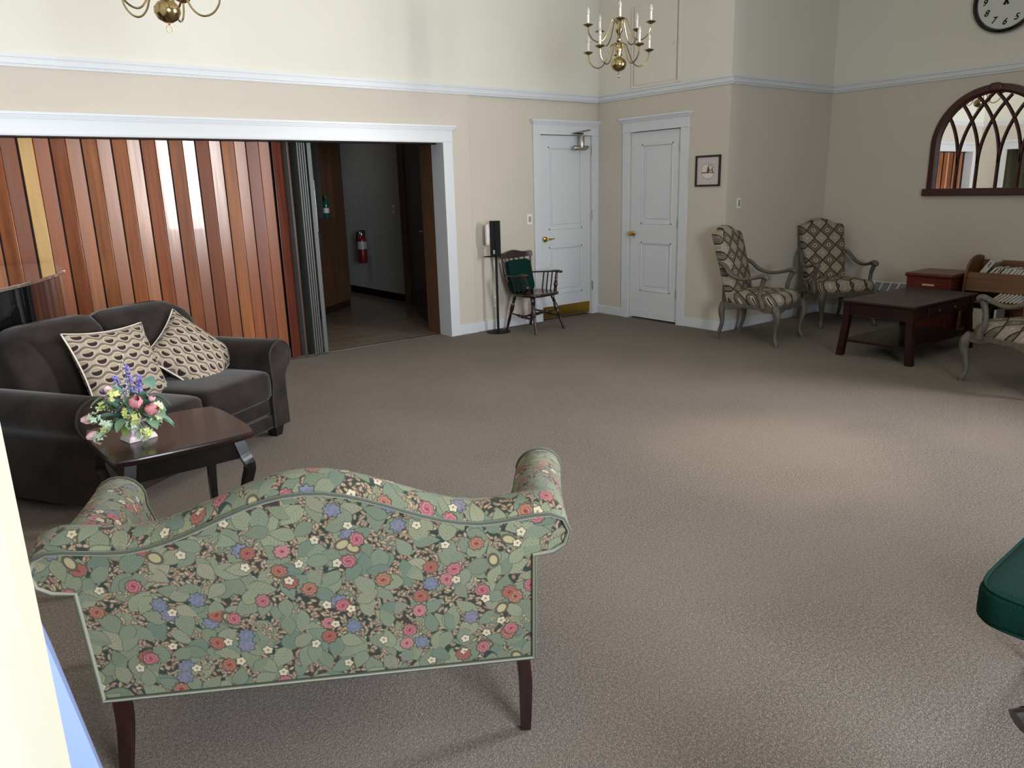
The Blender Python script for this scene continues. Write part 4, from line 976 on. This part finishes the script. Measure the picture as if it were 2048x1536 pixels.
for y_, w__, nm, c_ in ((-3.62, .16, 'tan', (120, 92, 60)), (-3.80, .02, 'pale', (180, 184, 180))):
    t = thing('storage_book', '%s upright book on the bottom shelf of the oak rack' % nm, 'book', (1.5, y_, .076)); box('cover', plain('sb' + nm, c_, .6), t, -.1, .1, -w__ / 2, w__ / 2, 0, .2, bevel=.002); box('page_block', PAPER, t, -.101, .09, -w__ / 2 + .003, w__ / 2 - .003, .003, .197)
# ================================================================== WINDSOR CHAIRS
def turned(P0, P1, prof, n=10):
    P0, P1 = Vector(P0), Vector(P1); M = Matrix.Translation(P0) @ (P1 - P0).to_track_quat('Z', 'Y').to_matrix().to_4x4(); L = (P1 - P0).length
    return MB().lathe([(r, u * L) for u, r in prof], n, M=M)
def windsor(label, loc, rz, mat, scale=1.0):
    t = thing('windsor_chair', label, 'chair', loc, rz, 'windsor armchairs with green cushions'); t.scale = (scale,) * 3
    q = MB(); n = 32; rg = []
    for s_, z in ((.88, .375), (.97, .38), (1, .392), (1, .402), (.95, .41), (.8, .405), (.4, .397), (.02, .395)):
        rg.append([(.235 * s_ * math.copysign(abs(cos(a)) ** .6, cos(a)) * (1 + .06 * sin(a)), .02 + .215 * s_ * math.copysign(abs(sin(a)) ** .7, sin(a)), z) for a in [2 * pi * k / n for k in range(n)]])
    q.loft(rg).build('seat', mat, t, ang=70)
    LP = [(0, .012), (.05, .018), (.12, .02), (.17, .013), (.20, .02), (.23, .013), (.3, .022), (.42, .024), (.5, .015), (.53, .021), (.56, .014), (.7, .017), (1, .012)]
    F = {}
    for s_ in (-1, 1):
        for y0, y1 in ((.12, .235), (-.12, -.225)):
            A, B_ = Vector((s_ * .155, y0, .385)), Vector((s_ * (.225 if y0 > 0 else .19), y1, 0)); F[(s_, y0 > 0)] = (A, B_); turned(A, B_, LP).build('leg', mat, t)
    SP = [(0, .007), (.25, .01), (.38, .017), (.44, .012), (.5, .022), (.56, .012), (.62, .017), (.75, .01), (1, .007)]
    def at(k, u): return F[k][0].lerp(F[k][1], u)
    for s_ in (-1, 1): turned(at((s_, True), .62), at((s_, False), .52), SP).build('stretcher', mat, t)
    turned(at((-1, True), .45), at((1, True), .45), SP).build('stretcher', mat, t); turned(at((-1, True), .62).lerp(at((-1, False), .52), .5), at((1, True), .62).lerp(at((1, False), .52), .5), SP).build('stretcher', mat, t)
    # crest rail
    rings = []
    for k in range(21):
        s_ = -1 + k / 10; x = s_ * .25; y = -.285 + .05 * s_ * s_; h = .828 + .012 * cos(s_ * pi * 1.5) - (.012 if abs(s_) > .93 else 0); lo_ = .755 + .012 * s_ * s_
        rings.append([(x, y - .011, lo_), (x, y + .011, lo_), (x, y + .013 - .012, h), (x, y - .012, h)])
    MB().loft(rings).build('crest_rail', mat, t, bevel=.004)
    for k in range(7):
        s_ = -1 + k / 3; MB().tube([(s_ * .17, -.165, .395), (s_ * .2, -.215, .58), (s_ * .225, -.285 + .05 * s_ * s_, .765)], [.009, .0095, .007] if abs(s_) < 1 else [.013, .014, .011], 8).build('spindle', mat, t)
    # bent arm rail with hand grips
    P = smoothpts([(-.265, .17, .605), (-.262, .11, .612), (-.262, -.02, .6), (-.24, -.14, .592), (-.15, -.225, .59), (0, -.245, .59), (.15, -.225, .59), (.24, -.14, .592), (.262, -.02, .6), (.262, .11, .612), (.265, .17, .605)], 4)
    MB().tube(P, lerp_list([.026, .03, .019, .018, .018, .018, .018, .018, .019, .03, .026], 4), 10, flat=.5).build('arm_rail', mat, t)
    for s_ in (-1, 1):
        turned((s_ * .205, .13, .40), (s_ * .258, .11, .60), LP).build('arm_post', mat, t)
        for y0 in (.06, .0, -.06): MB().tube([(s_ * .21, y0, .40), (s_ * .255, y0 - .01, .598)], .0075, 8).build('arm_spindle', mat, t)
    return t
wc = windsor('dark walnut windsor armchair standing by the tall white door near the corner', (-1.267, -.315, 0), RD(-171.7), WINDS)
def boxcushion(name, label, M, w_, h_, d_):
    t = thing(name, label, 'cushion', (0, 0, 0)); t.matrix_world = M
    MB().superbox((0, 0, 0), (w_ / 2, d_ / 2, h_ / 2), 9, 48, 20).build('cover', GREEN, t)
    for s_ in (-1, 1):
        P = [Vector((w_ / 2 * .985 * math.copysign(abs(cos(a)) ** .3, cos(a)), s_ * d_ * .44, h_ / 2 * .985 * math.copysign(abs(sin(a)) ** .3, sin(a)))) for a in [2 * pi * (k + .5) / 48 for k in range(48)]]
        MB().tube(P, .004, 6, closed=True).build('welt', GREEN, t)
    return t
Mw = Matrix.Translation((-1.267, -.315, 0)) @ Matrix.Rotation(RD(-171.7), 4, 'Z')
boxcushion('seat_cushion', 'dark green cushion propped against the spindles of the windsor chair by the door', Mw @ Matrix.Translation((.02, -.165, .575)) @ Matrix.Rotation(RD(14), 4, 'X'), .34, .34, .05)
# second windsor chair at the right edge
wn = windsor('black windsor armchair mostly beyond the right edge, only its arm end showing', (-5.08, -6.515, 0), RD(52.3), GLOSSB)
wx = windsor('black windsor armchair just beyond the right edge, holding the overhanging green cushion', (-3.74, -6.2, 0), RD(60), GLOSSB)
boxcushion('green_cushion', 'thick dark green cushion poking into the right edge of the photo', Matrix.Translation((-4.155, -6.11, .462)) @ Matrix.Rotation(RD(3), 4, 'Z') @ Matrix.Rotation(RD(90), 4, 'X'), .60, .44, .095)
# ================================================================== SANITISER STAND
t = thing('sanitizer_stand', 'black floor stand holding a white hand sanitizer dispenser with a drip tray', 'stand', (-1.63, -.158, 0), RD(-32))
MB().lathe([(0, 0), (.128, 0), (.13, .004), (.126, .008), (0, .010)], 36).build('base', BLACK, t)
MB().box(-.012, .012, -.012, .012, .008, 1.16).build('pole', BLACK, t, bevel=.003)
box('back_plate', BLACK, t, -.06, .05, -.030, -.013, .795, 1.165, bevel=.003)
box('back_plate_rib', BLACK, t, -.012, .012, -.042, -.03, .80, 1.165, bevel=.004); box('maker_label', plain('small_label', (150, 150, 150), .5), t, -.032, -.014, -.047, -.0445, .83, .87)
MB().superbox((-.05, .03, 1.02), (.055, .05, .115), 5, 20, 10).build('dispenser', PLASTIC, t)
MB().lathe([(0, 0), (.06, 0), (.065, .006), (.06, .004), (0, .003)], 20, (-.06, .03, .795)).build('drip_tray', BLACK, t)
# ================================================================== PIANO
t = thing('grand_piano', 'glossy black grand piano behind the loveseat at the left edge', 'piano', (0, 0, 0))
out_ = [(-5.61, -.20), (-5.65, -.99), (-5.72, -1.22), (-5.88, -1.60), (-6.10, -1.98), (-6.35, -2.10), (-6.62, -1.95), (-6.68, -1.4), (-6.68, -.20)]
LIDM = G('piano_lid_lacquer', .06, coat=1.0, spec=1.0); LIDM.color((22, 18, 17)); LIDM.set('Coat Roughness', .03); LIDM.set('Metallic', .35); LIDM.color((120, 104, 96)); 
MB().prism([(x, y) for x, y in out_], 1.035, 1.055, 'xy').build('lid', LIDM.m, t, bevel=.004)
c0 = Vector((-6.2, -1.0))
ins_ = [((x - c0.x) * .955 + c0.x, (y - c0.y) * .955 + c0.y) for x, y in out_]
MB().prism(ins_, .70, 1.033, 'xy').build('case', GLOSSB, t, bevel=.006)
for x, y in ((-5.75, -.3), (-6.55, -.3), (-6.3, -1.75)): MB().tube([(x, y, .70), (x, y, .06)], [.06, .035], 8).build('leg', GLOSSB, t)
for x, y in ((-5.73, -1.0), (-5.80, -1.25)): MB().lathe([(0, 0), (.008, .0), (.011, .012), (0, .016)], 12, M=Matrix.Translation((x, y, .88)) @ Matrix.Rotation(pi / 2, 4, 'Y')).build('lid_lock', STEEL, t)
# ================================================================== BLUE QUILTED PAD BY THE NEAR WALL
t = thing('quilted_pad', 'pale blue quilted pad standing behind the cream wall end', 'pad', (-6.56, -5.52, 0), RD(0))
q = MB(); rings = []
for y, s_ in ((-.03, .94), (-.022, .99), (0, 1.0), (.022, .99), (.03, .94)):
    P = [(.23, .0), (.292, .5), (.290, .70), (.276, .80), (.256, .94), (.24, 1.03), (.2, 1.07), (-.2, 1.09), (-.25, 1.05), (-.25, 0)]
    rings.append([(x * s_, y, z * (s_ if z > .9 else 1)) for x, z in P])
q.loft(rings).build('cover', BLUEQ, t, ang=50)
for k in range(9):
    z = .45 + k * .068; MB().tube([(.0, -.031, z + .12), (.25 if z < .72 else .222, -.031, z)], .0045, 6, flat=.5).build('quilt_seam', BLUEQ, t)
